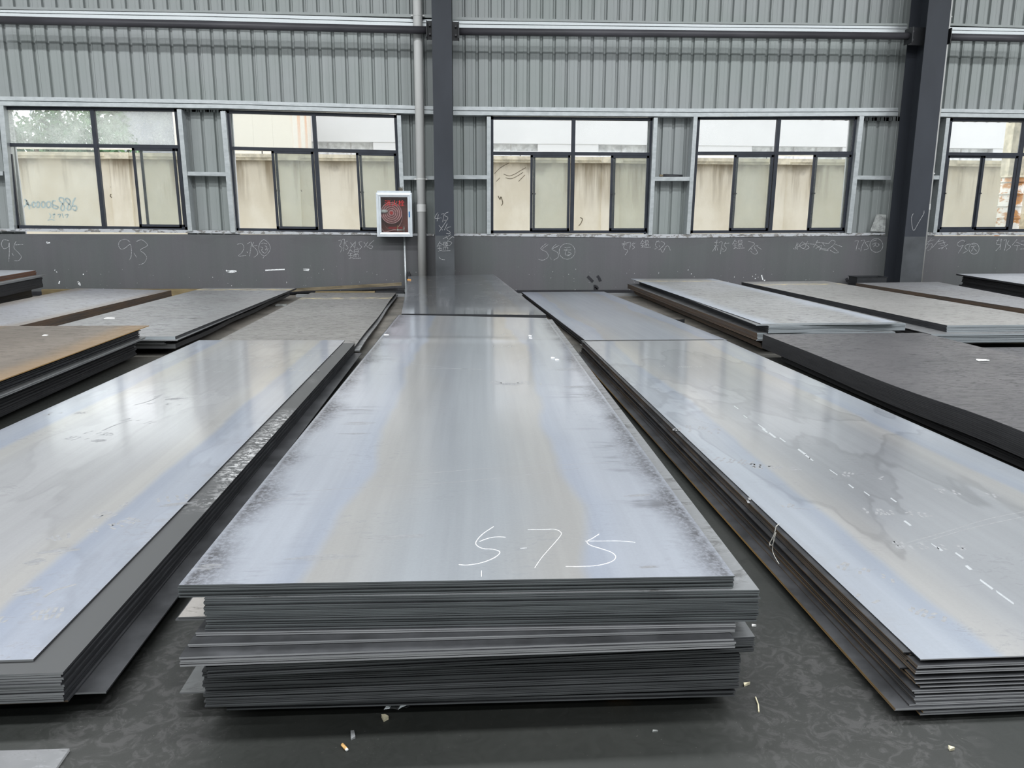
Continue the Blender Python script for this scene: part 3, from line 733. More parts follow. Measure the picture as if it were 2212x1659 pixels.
# ------------------------------------------------------------------ chalk writing
def strokes(list_of, fn, w, up, name, mat, parent, smooth=True):
    "each stroke a thin ribbon of chalk lying on its surface"
    mb = MB()
    for st in list_of:
        P = [Vector((p[0],p[1],0)) for p in st]
        if smooth and len(P) > 2: P = catmull(P, 4)
        Q = [fn(p.x,p.y) for p in P]
        for a, b2 in zip(Q[:-1], Q[1:]):
            d = (b2-a)
            if d.length < 1e-6: continue
            s = d.normalized().cross(up)*w/2; h = up*.0012
            mb.hexa([a-s,b2-s,b2+s,a+s,a-s+h,b2-s+h,b2+s+h,a+s+h])
    return mb.build(name, mat, parent)
onw = lambda px,py: Wp(px,py,YW-.0005)
FW = Vector((0,-1,0))
def seg(ox, oy, s, pts): return [[(ox+x*s, oy+y*s) for x, y in st] for st in pts]
def circ(cx, cy, rx, ry, n=14, a0=-1.6): return [(cx+rx*math.cos(a0+2*PI*k/n), cy+ry*math.sin(a0+2*PI*k/n)) for k in range(n+1)]
MN = [[(8,0),(0,14)],[(6,3),(14,9)],[(3,12),(12,12)],[(7,12),(7,24)],[(2,18),(12,18)],[(3,26),(13,22)],
      [(17,3),(26,3),(26,11),(17,11),(17,3)],[(17,7),(26,7)],[(16,15),(27,15),(27,21)],[(16,15),(16,22)],[(21,15),(21,22)],[(12,25),(34,24)]]
def chalk(sts, w=.007, mat='chalk'): return strokes(sts, onw, w, FW, 'chalk_mark', M[mat], wall)
# 9.5
chalk([[(20,520),(8,518),(3,527),(8,537),(18,533),(20,522),(20,548),(19,565)],[(26,547),(29,552)],[(35,521),(31,529),(31,537),(40,546),(46,555),(40,563),(31,563)],[(33,529),(50,528)]])
# 9.3
chalk([[(281,523),(272,517),(260,520),(256,529),(261,538),(270,536),(281,528),(284,540),(283,555),(279,562)],[(289,546),(295,556)],[(294,522),(305,518),(315,524),(318,531),(303,540),(312,548),(317,557),(311,568),(300,572)]])
# 2.75 and a ringed sign
chalk([[(512,528),(522,526),(527,535),(522,546),(515,553),(532,552)],[(533,543),(535,546)],[(534,527),(543,523),(541,540),(539,554)],[(548,523),(545,531),(552,537),(557,546),(554,552),(548,556)],[(546,532),(556,530)],
       [(570,517),(562,524),(559,536),(562,546),(571,553),(580,546),(584,536),(580,525),(570,517)],[(564,526),(570,525),(577,527)],[(563,533),(568,536),(565,541),(572,547),(578,541)],[(572,531),(577,534),(573,540),(580,537)],[(571,553),(568,558)]])
# 3.75 x 1.5 x 6 and the sign for manganese below
chalk([[(731,520),(737,519),(736,527),(733,531),(739,536),(735,545)],[(739,518),(744,517),(743,531),(742,543)],[(751,521),(747,522),(748,530),(752,534),(749,539),(745,537)],
       [(757,524),(765,534)],[(766,524),(757,535)],[(768,521),(766,537)],[(771,535),(772,537)],[(782,522),(776,523),(777,529),(781,533),(777,538),(773,537)],[(786,523),(795,535)],[(795,522),(787,534)],[(808,519),(799,527),(796,534),(802,537),(805,532),(798,531)]])
chalk(seg(751,537,.85,MN))
# 5.5 and a ringed sign
chalk([[(1180,526),(1168,537),(1181,545),(1184,555),(1173,562),(1163,560)],[(1172,537),(1184,528)],[(1188,556),(1191,561)],[(1201,528),(1192,538),(1204,545),(1206,555),(1196,562)],[(1194,537),(1208,530)],
       circ(1225,543,17,17),[(1219,535),(1232,534)],[(1217,540),(1234,540)],[(1225,536),(1221,550),(1232,550)],[(1227,544),(1234,548),(1226,553)]])
# struck-out 5 - 7.5, manganese, 5.75
chalk([[(1345,530),(1351,522),(1347,536),(1356,541),(1350,551)],[(1343,527),(1358,524)],[(1349,521),(1353,530)],[(1357,524),(1362,524),(1360,539)],[(1369,523),(1365,529),(1371,534),(1366,538)],[(1366,528),(1372,525)]])
chalk(seg(1383,518,.66,MN))
chalk([[(1423,520),(1417,524),(1416,531),(1420,535),(1414,538)],[(1418,521),(1426,523)],[(1424,530),(1425,533)],[(1428,521),(1436,527),(1423,540)],[(1427,538),(1432,545),(1438,533),(1444,532),(1448,541)]])
# 7.5 manganese 7.5
chalk([[(1549,518),(1547,530),(1545,541)],[(1543,524),(1551,523)],[(1543,530),(1552,531)],[(1546,532),(1539,543)],[(1549,534),(1550,541)],[(1553,524),(1560,522),(1558,536),(1556,549)],[(1561,536),(1562,540)],[(1568,523),(1564,530),(1569,536),(1566,542),(1561,543)],[(1566,526),(1575,525)]])
chalk(seg(1582,517,.78,MN))
chalk([[(1616,521),(1630,526),(1622,535),(1616,542)],[(1622,536),(1625,540)],[(1638,530),(1629,533),(1634,541),(1636,547),(1629,549),(1621,542)],[(1634,531),(1645,539)]])
# scribbled-out sizes
chalk([[(1722,524),(1719,533),(1714,538),(1724,536)],[(1724,525),(1722,540)],[(1713,537),(1731,530),(1742,525)],[(1734,522),(1727,530),(1735,537),(1741,531),(1736,524)],[(1745,521),(1742,528),(1748,535),(1738,540)],[(1742,526),(1760,528)],
       [(1766,519),(1761,529),(1757,534)],[(1763,523),(1790,526)],[(1762,528),(1772,536),(1787,538)],[(1762,537),(1775,530),(1770,541)],[(1776,524),(1782,532)],[(1770,539),(1790,541)],[(1790,526),(1797,519),(1804,522),(1800,530),(1790,537),(1786,542)],[(1799,534),(1806,540),(1811,545),(1803,546),(1793,540)],[(1805,528),(1819,533)]])
# 7.75 ringed sign
chalk([[(1846,521),(1854,520),(1851,531),(1849,541)],[(1855,536),(1856,539)],[(1860,520),(1868,519),(1862,531),(1859,543)],[(1878,521),(1869,524),(1874,531),(1875,537),(1866,540)],circ(1893,530,14,15),[(1885,521),(1894,518)],[(1884,528),(1893,524),(1887,533)],[(1895,525),(1899,529),(1894,533),(1891,529)]])
# right bay
chalk([[(2012,515),(2005,524),(1998,532)],[(2003,522),(2018,518)],[(2005,528),(2014,527),(2010,538),(2004,541)],[(2006,530),(1999,539)],[(2031,515),(2022,526),(2013,536)],[(2026,522),(2038,519)],[(2027,527),(2043,523)],[(2031,529),(2040,533),(2027,537)],[(2037,520),(2045,538)],[(2047,528),(2033,538)]])
chalk([[(2085,522),(2078,519),(2068,526),(2071,532),(2080,530),(2086,522),(2078,534),(2070,547)],[(2095,527),(2086,530),(2085,536),(2090,541),(2080,547)],circ(2104,537,11,12),[(2099,528),(2107,527)],[(2098,533),(2109,531)],[(2104,533),(2098,543)],[(2104,537),(2110,543)]])
chalk([[(2158,515),(2152,527),(2161,530),(2151,542)],[(2152,520),(2165,518)],[(2163,516),(2160,540)],[(2168,520),(2174,518),(2170,541)],[(2180,519),(2176,527),(2183,533),(2174,541)],[(2197,517),(2186,530)],[(2195,523),(2206,527)],[(2191,530),(2203,530)],[(2198,530),(2196,541)],[(2206,521),(2214,520)],[(2205,528),(2216,530)],[(2203,538),(2218,537)]])
# paint scrapes and chips
chalk([[(488,584),(494,586),(502,585),(511,586)],[(490,586),(498,588),(508,587)],[(573,584),(590,583),(615,582)],[(655,582),(668,582)],[(655,583),(667,584)]], .022, 'chalk2')
chalk([[(100,523),(104,524)],[(101,525),(108,524)],[(168,608),(172,612),(173,617)],[(169,609),(171,615)],[(127,613),(129,607)],[(118,583),(119,584)],[(122,588),(123,587)],[(179,592),(181,593)],[(1645,594),(1648,605)],[(1650,606),(1653,605)],[(1631,601),(1632,602)],[(1486,583),(1487,583.6)],[(1493,591),(1494,592)]], .02, 'chalk2')
strokes([[(1269,597),(1274,602),(1281,609)],[(1290,596),(1294,601),(1297,608)],[(1282,618),(1288,619),(1291,624)],[(1283,622),(1289,626),(1292,627)],[(1828,601),(1831,608)]], onw, .055, FW, 'bare_patch', M['black_matt'], wall)
# chalk on the middle column
oncol = lambda px,py: Wp(px,py,14.1475)
for st in ([[(946,459),(941,466),(940,472),(950,471)],[(947,463),(944,478)],[(952,470),(953,472)],[(954,463),(959,462),(956,480)],[(969,458),(962,461),(961,466),(967,469),(966,475),(959,476)]],
           [[(948,487),(956,497)],[(964,478),(949,500)],[(966,483),(960,497)],[(974,490),(966,492),(966,497),(972,501),(971,505),(964,504)]],
           [[(963,509),(968,517)],[(974,507),(957,516)],[(981,513),(976,512),(966,522),(963,529),(971,530),(976,524),(968,521)]]):
    strokes(st, oncol, .006, FW, 'chalk_mark', M['chalk'], col1)
strokes(seg(944,521,.85,MN), oncol, .006, FW, 'chalk_mark', M['chalk'], col1)
strokes([[(948,555),(953,560),(961,561)]], oncol, .006, FW, 'chalk_mark', M['chalk'], col1)
strokes([[(1973,461),(1969,470),(1970,487),(1974,498),(1983,483),(1993,466),(2000,455)]], lambda a,b2: Wp(min(a,1996),b2,14.1475), .0065, FW, 'chalk_mark', M['chalk'], col2)

# ------------------------------------------------------------------ steel plates
ORD = ['top','second','third','fourth','fifth','sixth','seventh','eighth','ninth','tenth','eleventh','twelfth','thirteenth','fourteenth','fifteenth','sixteenth','seventeenth','eighteenth','nineteenth','twentieth','twenty-first','twenty-second','twenty-third','twenty-fourth','twenty-fifth','twenty-sixth']
def lay_plate(q, zt, t, mtop, medge, mside, wave=None, seg_=(1,1)):
    "q: front-left, front-right, back-right, back-left (x,y)"
    nu, nv = seg_; FL, FR, BR, BL = q
    cx = sum(p[0] for p in q)/4; cy = sum(p[1] for p in q)/4; cz = zt-t
    wd = ((Vector(FR)-Vector(FL)).length+(Vector(BR)-Vector(BL)).length)/2; ln = (Vector(BL)-Vector(FL)).length
    wd = 1.5 if abs(wd-1.5) < .35 else wd
    vs = []; idx = {}
    for lev in (0,1):
        for j in range(nv+1):
            for i in range(nu+1):
                u, v = i/nu, j/nv
                a = Vector(FL).lerp(Vector(FR),u); b2 = Vector(BL).lerp(Vector(BR),u); p = a.lerp(b2,v)
                dz = wave(u,v) if wave else 0
                idx[lev,i,j] = len(vs); vs.append((p.x-cx,p.y-cy,(t if lev else 0)+dz))
    fs = []; uvs = []; mi = []
    for j in range(nv):
        for i in range(nu):
            fs.append([idx[1,i,j],idx[1,i+1,j],idx[1,i+1,j+1],idx[1,i,j+1]]); mi.append(0)
            uvs.append([(i/nu*wd,j/nv*ln),((i+1)/nu*wd,j/nv*ln),((i+1)/nu*wd,(j+1)/nv*ln),(i/nu*wd,(j+1)/nv*ln)])
            fs.append([idx[0,i,j+1],idx[0,i+1,j+1],idx[0,i+1,j],idx[0,i,j]]); mi.append(0); uvs.append([(0,0)]*4)
    def sd(a, b2, k):
        i0 = len(vs); vs.extend([vs[idx[0,a[0],a[1]]],vs[idx[0,b2[0],b2[1]]],vs[idx[1,b2[0],b2[1]]],vs[idx[1,a[0],a[1]]]])
        fs.append([i0,i0+1,i0+2,i0+3]); mi.append(k); uvs.append([(0,0)]*4)
    for i in range(nu): sd((i,0),(i+1,0),1); sd((i+1,nv),(i,nv),1)      # sheared ends
    for j in range(nv): sd((nu,j),(nu,j+1),2); sd((0,j+1),(0,j),2)      # side edges: darker material, shade of the narrow gaps put into colour
    if wave:      # same diagonal above and below, so that nested wavy plates never cross
        f2, u2, m2_ = [], [], []
        for f, u, k in zip(fs, uvs, mi):
            if k == 0:
                lower = f[0] < (nu+1)*(nv+1)
                if lower: f = [f[3], f[2], f[1], f[0]]; u = [u[3],u[2],u[1],u[0]]
                t1_, t2_ = [0,1,2], [0,2,3]
                if lower: t1_, t2_ = [2,1,0], [3,2,0]
                for t_ in (t1_, t2_): f2.append([f[q_] for q_ in t_]); u2.append([u[q_] for q_ in t_]); m2_.append(0)
            else: f2.append(f); u2.append(u); m2_.append(k)
        fs, uvs, mi = f2, u2, m2_
    me = bpy.data.meshes.new('steel_plate'); me.from_pydata(vs, [], fs)
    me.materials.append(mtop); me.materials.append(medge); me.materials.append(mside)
    ul = me.uv_layers.new(name='UVMap'); k = 0
    for p, u in zip(me.polygons, uvs):
        p.material_index = mi[p.index]
        if mi[p.index] == 0 and nv > 1: p.use_smooth = True
        for c in u: ul.data[k].uv = c; k += 1
    o = bpy.data.objects.new('steel_plate', me); C.objects.link(o); o.location = (cx,cy,cz)
    return o
NPL = [0]
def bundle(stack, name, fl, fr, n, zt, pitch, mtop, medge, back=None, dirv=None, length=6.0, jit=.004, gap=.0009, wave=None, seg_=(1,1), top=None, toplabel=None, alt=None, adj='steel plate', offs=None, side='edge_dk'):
    "n plates downward from zt; returns the level under the last one"
    if back is None:
        d = Vector(dirv).normalized()*length
        br, bl = Vector(fr)+d, Vector(fl)+d
    else: br, bl = Vector(back[0]), Vector(back[1])
    z = zt
    for k in range(n):
        j = Vector((random.uniform(-jit,jit), random.uniform(-jit,jit))) if not wave else Vector((0,0))
        if offs: j = j+Vector(offs(k))
        me = medge if alt is None else alt(k)
        q = [tuple(Vector(p)+j) for p in (fl,fr,br,bl)]
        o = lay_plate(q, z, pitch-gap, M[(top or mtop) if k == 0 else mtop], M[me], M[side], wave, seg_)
        if k == 0 and toplabel: lab = toplabel
        elif n == 1: lab = '%s forming the %s of the %s' % (adj, name, stack)
        else: lab = '%s %s down in the %s of the %s' % (ORD[k], adj, name, stack) if k else 'uppermost %s in the %s of the %s' % (adj, name, stack)
        tag(o, lab, 'steel plate', 'plates of the '+stack); NPL[0] += 1
        z -= pitch
    return z
def battens(stack, spots, h):
    for k, (p, w_, d_) in enumerate(spots):
        o = MB().box(p[0], p[0]+w_, p[1], p[1]+d_, .001, h-.0008).build('timber_batten', M['orange'] if w_ < .3 else M['wood'])
        tag(o, ['timber batten lying across under the front of the %s','timber batten lying across under the middle of the %s','timber batten lying across under the back of the %s','short orange timber block showing under the front of the %s'][k if w_ > .3 else 3] % stack, 'batten', 'battens under the plate stacks')
def shift(q, dx, dy=0): return Vector((q[0]+dx,q[1]+dy))

# -- near centre stack
st = 'near centre stack'; dc = (math.sin(.026), math.cos(.026))
bump = lambda u,v: .010*math.exp(-((v-.735-.035*(u-.5)*0.6)/.022)**2)*math.exp(-((u-.42)/.34)**2)
zc = .402
z = bundle(st, 'flush upper bundle', T(386,1264,zc), T(1587,1244,zc), 1, zc, .0052, 'under', 'edge', back=(T(1181,687,zc),T(862,680,zc)), top='c_top', wave=bump, seg_=(12,90), jit=0,
           toplabel='grey-blue sheet chalked 5-75 on top of the near centre stack')
ctop = bpy.data.objects['steel_plate']
z = bundle(st, 'flush upper bundle', T(386,1268,z), T(1587,1248,z), 6, z, .0052, 'under', 'edge', back=(T(1182,688,z),T(860,681,z)), jit=.003)
z = bundle(st, 'thick right-shifted bundle', T(440,1293,z), T(1641,1275,z), 18, z-.0003, .0051, 'under', 'edge', dirv=dc, top='worn', jit=.0035)
z = bundle(st, 'upper pulled-out pair', T(425,1365,z), T(1590,1346,z), 2, z-.0004, .0052, 'under', 'edge_lt', dirv=dc)
z = bundle(st, 'lower pulled-out pair', T(410,1390,z), T(1590,1358,z), 2, z-.0003, .0052, 'under', 'edge_lt', dirv=dc)
z = bundle(st, 'furthest pulled-out bundle', T(389,1421,z), T(1589,1381,z), 4, z-.0003, .0060, 'under', 'edge_lt', dirv=dc)
z = bundle(st, 'dark mid-height bundle', T(446,1432,z), T(1630,1376,z), 9, z-.0003, .0052, 'under', 'edge_lo', dirv=dc, top='worn', jit=.003)
fl = T(381,1334,z); z = bundle(st, 'left-shifted rough pair', fl, fl+Vector((1.45,0)), 2, z-.0003, .0055, 'under', 'edge_md', dirv=dc, length=5.4, top='brownworn', jit=.006)
z = bundle(st, 'thick dark lower bundle', T(437,1450,z), T(1600,1412,z), 22, z-.0003, .0050, 'under', 'edge_lo', dirv=dc, jit=.0035)
fl = T(388,1497,z); z = bundle(st, 'low left corner', fl, fl+Vector((1.45,.02)), 1, z-.0002, .0055, 'worn_dk', 'edge_md', dirv=dc, length=5.75)
zb = z; z = bundle(st, 'bottom bundle', T(488,1522,z), T(1586,1492,z), 3, z-.0003, .0055, 'under', 'edge_lo', dirv=dc)
battens(st, [((-.58,2.5),1.3,.09),((-.5,4.8),1.3,.09),((-.45,7.3),1.3,.09),(T(1312,1511,.0),.07,.05)], z)
#print('centre base', z)
# chalk figures on the sheet
onc = lambda px,py: Vector((*T(px,py,zc), zc-.0002))
UPV = Vector((0,0,1))
strokes([[(1066,1138),(1045,1152),(1032,1165),(1028,1176),(1042,1185),(1065,1187),(1080,1193),(1068,1205),(1040,1216),(1010,1221),(991,1220)],[(1036,1170),(1055,1163),(1075,1160),(1092,1161)]], onc, .0017, UPV, 'chalk_figure', M['chalk2'], ctop)
strokes([[(1140,1144),(1175,1144),(1200,1144),(1212,1151),(1209,1160),(1190,1182),(1170,1205),(1155,1227)],[(1124,1185),(1138,1184)],[(1040,1233),(1040,1246)]], onc, .001, UPV, 'chalk_figure', M['chalk2'], ctop)
strokes([[(1294,1154),(1280,1163),(1268,1170),(1275,1178),(1300,1186),(1322,1194),(1330,1204),(1320,1214),(1290,1222),(1255,1224),(1222,1224)],[(1264,1169),(1300,1169),(1340,1169),(1372,1172)]], onc, .0017, UPV, 'chalk_figure', M['chalk2'], ctop)

# -- near left stack
st = 'near left stack'; zl = .160
FRl, BRl, BLl = T(72,1424,zl), T(745,735,zl), T(430,735,zl)
dl = (BRl-FRl)
bundle(st, 'single sheet', FRl-Vector((1.49,0)), FRl, 1, zl, .0078, 'l_top', 'edge_md', back=(BRl,BLl), jit=0, toplabel='pale footprinted sheet on top of the near left stack')
ltop = C.objects[-1]
z = zl-.0084
FR2, BR2 = T(132,1454,z), T(766,741,z)
z = bundle(st, 'thick flush bundle', FR2-Vector((1.5,0)), FR2, 12, z, .0072, 'under', 'edge_md', back=(BR2,BR2-Vector((1.5,0))), top='lmid', jit=.004, adj='dark plate', alt=lambda k: 'edge_md')
FR3 = T(148,1514,z); z = bundle(st, 'skewed bottom layer', FR3-Vector((1.5,0)), FR3, 1, z-.0002, .0062, 'under', 'edge_rust', dirv=dl, length=5.75, adj='dark plate')
FR4 = T(230,1494,z); z = bundle(st, 'low right ledge', FR4-Vector((1.5,-.01)), FR4, 1, z-.0003, .0062, 'under', 'edge_md', dirv=dl, adj='smooth dark plate', length=5.75)
battens(st, [((-2.4,2.35),1.25,.09),((-2.4,4.9),1.25,.09),((-2.4,7.4),1.25,.09)], z)
#print('left base', z)

# -- near right stack
st = 'near right stack'; zr = .150
FLr, BLr, BRr = T(1988,1424,zr), T(1263,737,zr), T(1567,735,zr); dr = BLr-FLr
bundle(st, 'single sheet', FLr, FLr+Vector((1.5,-.01)), 1, zr, .0046, 'r_top', 'edge_lt', back=(BRr,BLr), jit=0, toplabel='pale water-marked sheet on top of the near right stack')
rtop = C.objects[-1]
bright = {0,3,4,6,7,10,12,14,16,17,19,20,21,22,23}
lefts = {1:-.022,2:-.004,3:-.012,4:-.014,6:-.016,7:-.022,9:-.04,10:-.022,12:-.025,14:-.014,16:-.036,17:-.03,19:-.03,20:-.038,21:-.032,22:-.034,23:-.048}
def offs_r(k): k = k+1; return (lefts.get(k,-.014), -.0022*k+(.0 if k in bright else .045))
z = bundle(st, 'loose staggered bundle', FLr, FLr+Vector((1.5,-.01)), 23, zr-.0048, .0046, 'under', 'edge_lt', dirv=dr, jit=.003, offs=offs_r, side='edge_rust', gap=.0008, adj='thin plate', alt=lambda k: 'edge_lt' if (k+1) in bright else 'edge_blk')  # black set-back edges and dark rusty sides carry shade in their colour
fl = T(1936,1533,z-.005)
z = bundle(st, 'rust-edged jutting pair', fl, fl+Vector((1.5,0)), 2, z-.0006, .0050, 'under', 'edge_lt', dirv=dr, side='edge_rust2', adj='plate')
fl = T(1994,1540,z)
z = bundle(st, 'rust-edged bottom layers', fl, fl+Vector((1.5,0)), 2, z-.0006, .0050, 'under', 'edge_md', dirv=dr, side='edge_rust2', adj='plate', jit=.008)
battens(st, [((1.42,2.4),1.3,.09),((1.42,5.0),1.3,.09),((1.44,7.5),1.3,.09)], z)
#print('right base', z)

# -- marks trodden and dragged on the sheets
M['tread'] = plain('trodden_mark', (.255,.257,.265), .5, .4, .4, .15, 60)
M['tread_lt'] = plain('pale_flake', (.43,.445,.46), .4, .4, .4, .1, 60)
rm = random.Random(11)
def footprint(parent, px, py, zt, ang, ln=.27, keep=.75):
    c = T(px,py,zt); ca, sa = math.cos(ang), math.sin(ang); mb = MB(); h = .00012
    prof = lambda t: .043*math.sqrt(max(0,1-((t-.28)/.30)**2)) if t > .05 else .033*math.sqrt(max(0,1-((t+.30)/.21)**2))
    n = 15
    for k in range(n):
        t = -.5+(k+.5)/n
        w = prof(t)
        if w < .008 or rm.random() > keep*.8: continue
        for sd in (-1, 1):
            if rm.random() > .85: continue
            a0, a1 = sorted((sd*w*rm.uniform(.05,.2), sd*w*rm.uniform(.8,1.0)))
            sk = rm.uniform(-.010,.010)
            P = [(a0,t*ln),(a1,t*ln+sk),(a1,t*ln+sk+ln/n*.62),(a0,t*ln+ln/n*.62)]
            Q = [(c.x+x*ca-y*sa, c.y+x*sa+y*ca) for x, y in P]
            mb.hexa([(x,y,zt) for x, y in Q]+[(x,y,zt+h) for x, y in Q])
    if mb.v: mb.build('footprint', M['tread'], parent)['kind'] = 'stuff'
def smudge(parent, px, py, zt, rx, ry, ang, n=26):
    c = T(px,py,zt); ca, sa = math.cos(ang), math.sin(ang); mb = MB(); h = .0001
    for k in range(n):
        v = rm.uniform(-1,1); half = math.sqrt(1-v*v)*rx
        x0 = -half*rm.uniform(.3,1); x1 = half*rm.uniform(.3,1); w = ry*rm.uniform(.03,.09)
        P = [(x0,v*ry),(x1,v*ry+w*.3),(x1*.9,v*ry+w*1.6),(x0*.9,v*ry+w*1.4)]
        Q = [(c.x+x*ca-y*sa, c.y+x*sa+y*ca) for x, y in P]
        z0 = zt+k*.00001
        mb.hexa([(x,y,zt) for x, y in Q]+[(x,y,z0+h) for x, y in Q])
    mb.build('smudge', M['tread'], parent)['kind'] = 'stuff'
for (px, py, an) in ((330,1082,-1.2),(372,858,1.3),(352,872,1.1),(300,910,1.2),(205,935,1.0),(190,950,1.2),(140,893,1.5),(588,746,1.4),(562,745,1.5),(520,771,1.2),(455,802,1.3),(425,826,1.2),(543,778,1.4),(603,793,1.5),(480,852,1.6),(657,800,1.4),(692,768,1.5),(180,1150,-1.1),(40,1335,-1.2),(250,1118,.9),(520,835,1.4)):
    footprint(ltop, px, py, zl, an+rm.uniform(-.2,.2))
for a_ in ((128,1190,.085,.030,.15),(76,1214,.045,.028,.1),(58,1277,.05,.035,.4),(375,862,.06,.03,.1),(215,952,.05,.025,.0),(380,1090,.08,.02,.3)): smudge(ltop, a_[0], a_[1], zl, *a_[2:])
onl = lambda px,py: Vector((*T(px,py,zl), zl-.0011)); onr = lambda px,py: Vector((*T(px,py,zr), zr-.0011)); onc2 = lambda px,py: Vector((*T(px,py,zc), zc-.0011))
strokes([[(222,930),(250,918),(285,907)],[(290,875),(318,868),(345,856)],[(95,1290),(120,1275),(165,1262)]], onl, .012, UPV, 'scrape', M['tread'], ltop)
for (px, py, an) in ((1455,791,1.4),(1497,792,1.4),(1600,1000,1.0),(1640,1003,1.1),(1650,1085,1.2),(1862,1028,1.3),(1941,1108,1.2),(2093,1066,1.25),(1505,931,1.0),(1533,926,1.1),(1890,1240,.7),(1680,1010,1.2),(1950,1310,.9),(1600,770,1.4),(2010,1180,1.2)):
    footprint(rtop, px, py, zr, an+rm.uniform(-.2,.2))
strokes([[(1960,1172),(2040,1150),(2130,1122),(2212,1105)],[(1935,1186),(2010,1166),(2100,1140),(2212,1116)]], onr, .004, UPV, 'scrape', M['tread'], rtop)
strokes([[(1712,1098),(1760,1099),(1795,1094)],[(1500,905),(1530,915),(1560,922)],[(1562,740),(1640,770),(1700,800)]], onr, .003, UPV, 'scrape', M['tread'], rtop)['kind'] = 'stuff'
def flecks(parent, zt, spots):
    mb = MB()
    for (px, py, l, w) in spots:
        c = T(px,py,zt); a = .05; P = [(-w,-l),(w*.6,-l*.8),(w,l),(-w*.5,l*.7)]
        Q = [(c.x+x,c.y+y) for x, y in P]; mb.hexa([(x,y,zt) for x, y in Q]+[(x,y,zt+.00012) for x, y in Q])
    mb.build('pale_flecks', M['tread_lt'], parent)['kind'] = 'stuff'
flecks(rtop, zr, [(1645,922,.07,.006),(1652,930,.05,.008),(1668,940,.06,.010),(1690,950,.05,.006),(1732,976,.06,.010),(1744,986,.04,.008),(1752,992,.03,.006),(1800,1020,.05,.004),(1838,1050,.03,.006),(1872,1066,.03,.005),(1930,1080,.03,.006),(1960,1130,.03,.008),(2020,1180,.03,.004),(2030,1186,.02,.008),(2072,1200,.03,.007),(2092,1226,.02,.009),(2130,1262,.04,.007),(2170,1290,.05,.006),(1590,880,.05,.004),(1610,900,.04,.004)])
for (px, py, an) in ((1092,727,1.4),(1180,704,.3),(1120,722,1.5),(1103,826,1.5),(1132,829,1.5),(1090,748,1.5)): footprint(ctop, px, py, zc, an, keep=.6)
for a_ in ((775,915,.10,.03,.02),(768,937,.10,.012,.0),(1245,836,.10,.03,.05),(1230,798,.16,.04,.2),(1100,830,.10,.03,.0),(850,1160,.12,.02,.0),(450,1225,.05,.02,.1),(700,1205,.14,.02,.05),(1400,1225,.035,.010,.0),(1380,1070,.06,.015,.1)): smudge(ctop, a_[0], a_[1], zc, *a_[2:], n=16)
strokes([[(812,1030),(900,1024),(1020,1014),(1120,1008),(1240,1003),(1320,998)],[(640,1062),(800,1052),(1000,1040),(1250,1012)],[(1110,786),(1140,772),(1180,757),(1240,745)],[(1128,788),(1160,778),(1215,765)],[(560,1084),(620,1076),(660,1068)]], onc2, .003, UPV, 'scrape', M['tread'], ctop)
strokes([[(832,778),(880,784),(930,790),(985,796),(1040,798)],[(905,797),(960,796.5),(1045,797.5)]], onc2, .005, UPV, 'crease_shade', M['tread'], ctop)  # shading of the dent, drawn as dark strokes over the bump

# -- rusty stack at the left edge
st = 'rusty left-edge stack'; zp = .325
BRp, FRp0 = T(322,703,zp), T(0,822,zp); dp = FRp0-BRp; dp = dp.normalized()*5.6; FRp = BRp+dp
wv = Vector((-1.55,.02))
bundle(st, 'single sheet', FRp+wv, FRp, 1, zp, .0075, 'p_top', 'edge_rust2', back=(BRp,BRp+wv), jit=0, side='edge_rust2', toplabel='brown rusty plate on top of the stack at the left edge')
b0 = BRp+Vector((-.06,-.10)); f0 = FRp+Vector((-.06,-.1))
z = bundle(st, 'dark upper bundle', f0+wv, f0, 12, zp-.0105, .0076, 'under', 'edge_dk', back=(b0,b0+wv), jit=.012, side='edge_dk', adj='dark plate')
b0 = BRp+Vector((-.02,-.06)); f0 = FRp+Vector((-.02,-.06))
z = bundle(st, 'jutting middle layer', f0+wv, f0, 3, z-.0003, .0080, 'under', 'edge_dk', back=(b0,b0+wv), jit=.006, side='edge_md', top='worn', adj='grey-edged plate')
b0 = BRp+Vector((-.10,-.12)); f0 = FRp+Vector((-.10,-.12))
z = bundle(st, 'black lower bundle', f0+wv, f0, 14, z-.0003, .0111, 'under', 'edge_blk', back=(b0,b0+wv), jit=.012, side='edge_blk', adj='dark plate')
battens(st, [((BRp.x-1.5,3.2),1.3,.1),((BRp.x-1.5,5.2),1.3,.1),((BRp.x-1.5,7.2),1.3,.1)], z)
#print('rusty base', z)

# -- dark stack at the right edge
st = 'dark right-edge stack'; zq = .245
BLq, BRq = T(1648,722,zq), T(1994,719,zq); FLq0 = T(2212,938,zq); dq = (FLq0-BLq).normalized()*6.0; FLq = BLq+dq; FRq = BRq+dq
lim = lambda u,v: .016*math.exp(-((v-.42)/.10)**2)*(1-.7*u)-.010*math.exp(-((v-.62)/.16)**2)*(1-.7*u)
z = bundle(st, 'thick sagging bundle', FLq, FRq, 13, zq, .0108, 'under', 'edge_blk', back=(BRq,BLq), wave=lim, seg_=(2,24), jit=.006, side='edge_blk', top='q_top', toplabel='dark scraped plate on top of the stack at the right edge', adj='dark plate')
fl = FLq+Vector((.10,.1)); fr = FRq+Vector((.10,.1))
z = bundle(st, 'recessed lower bundle', fl, fr, 4, z-.035, .0130, 'under', 'edge_blk', back=(BRq+Vector((.1,-.25)),BLq+Vector((.1,-.25))), jit=.004, side='edge_blk', adj='dark plate')
battens(st, [((FLq.x+.25,4.0),1.2,.1),((FLq.x+.25,5.6),1.2,.1)], z)
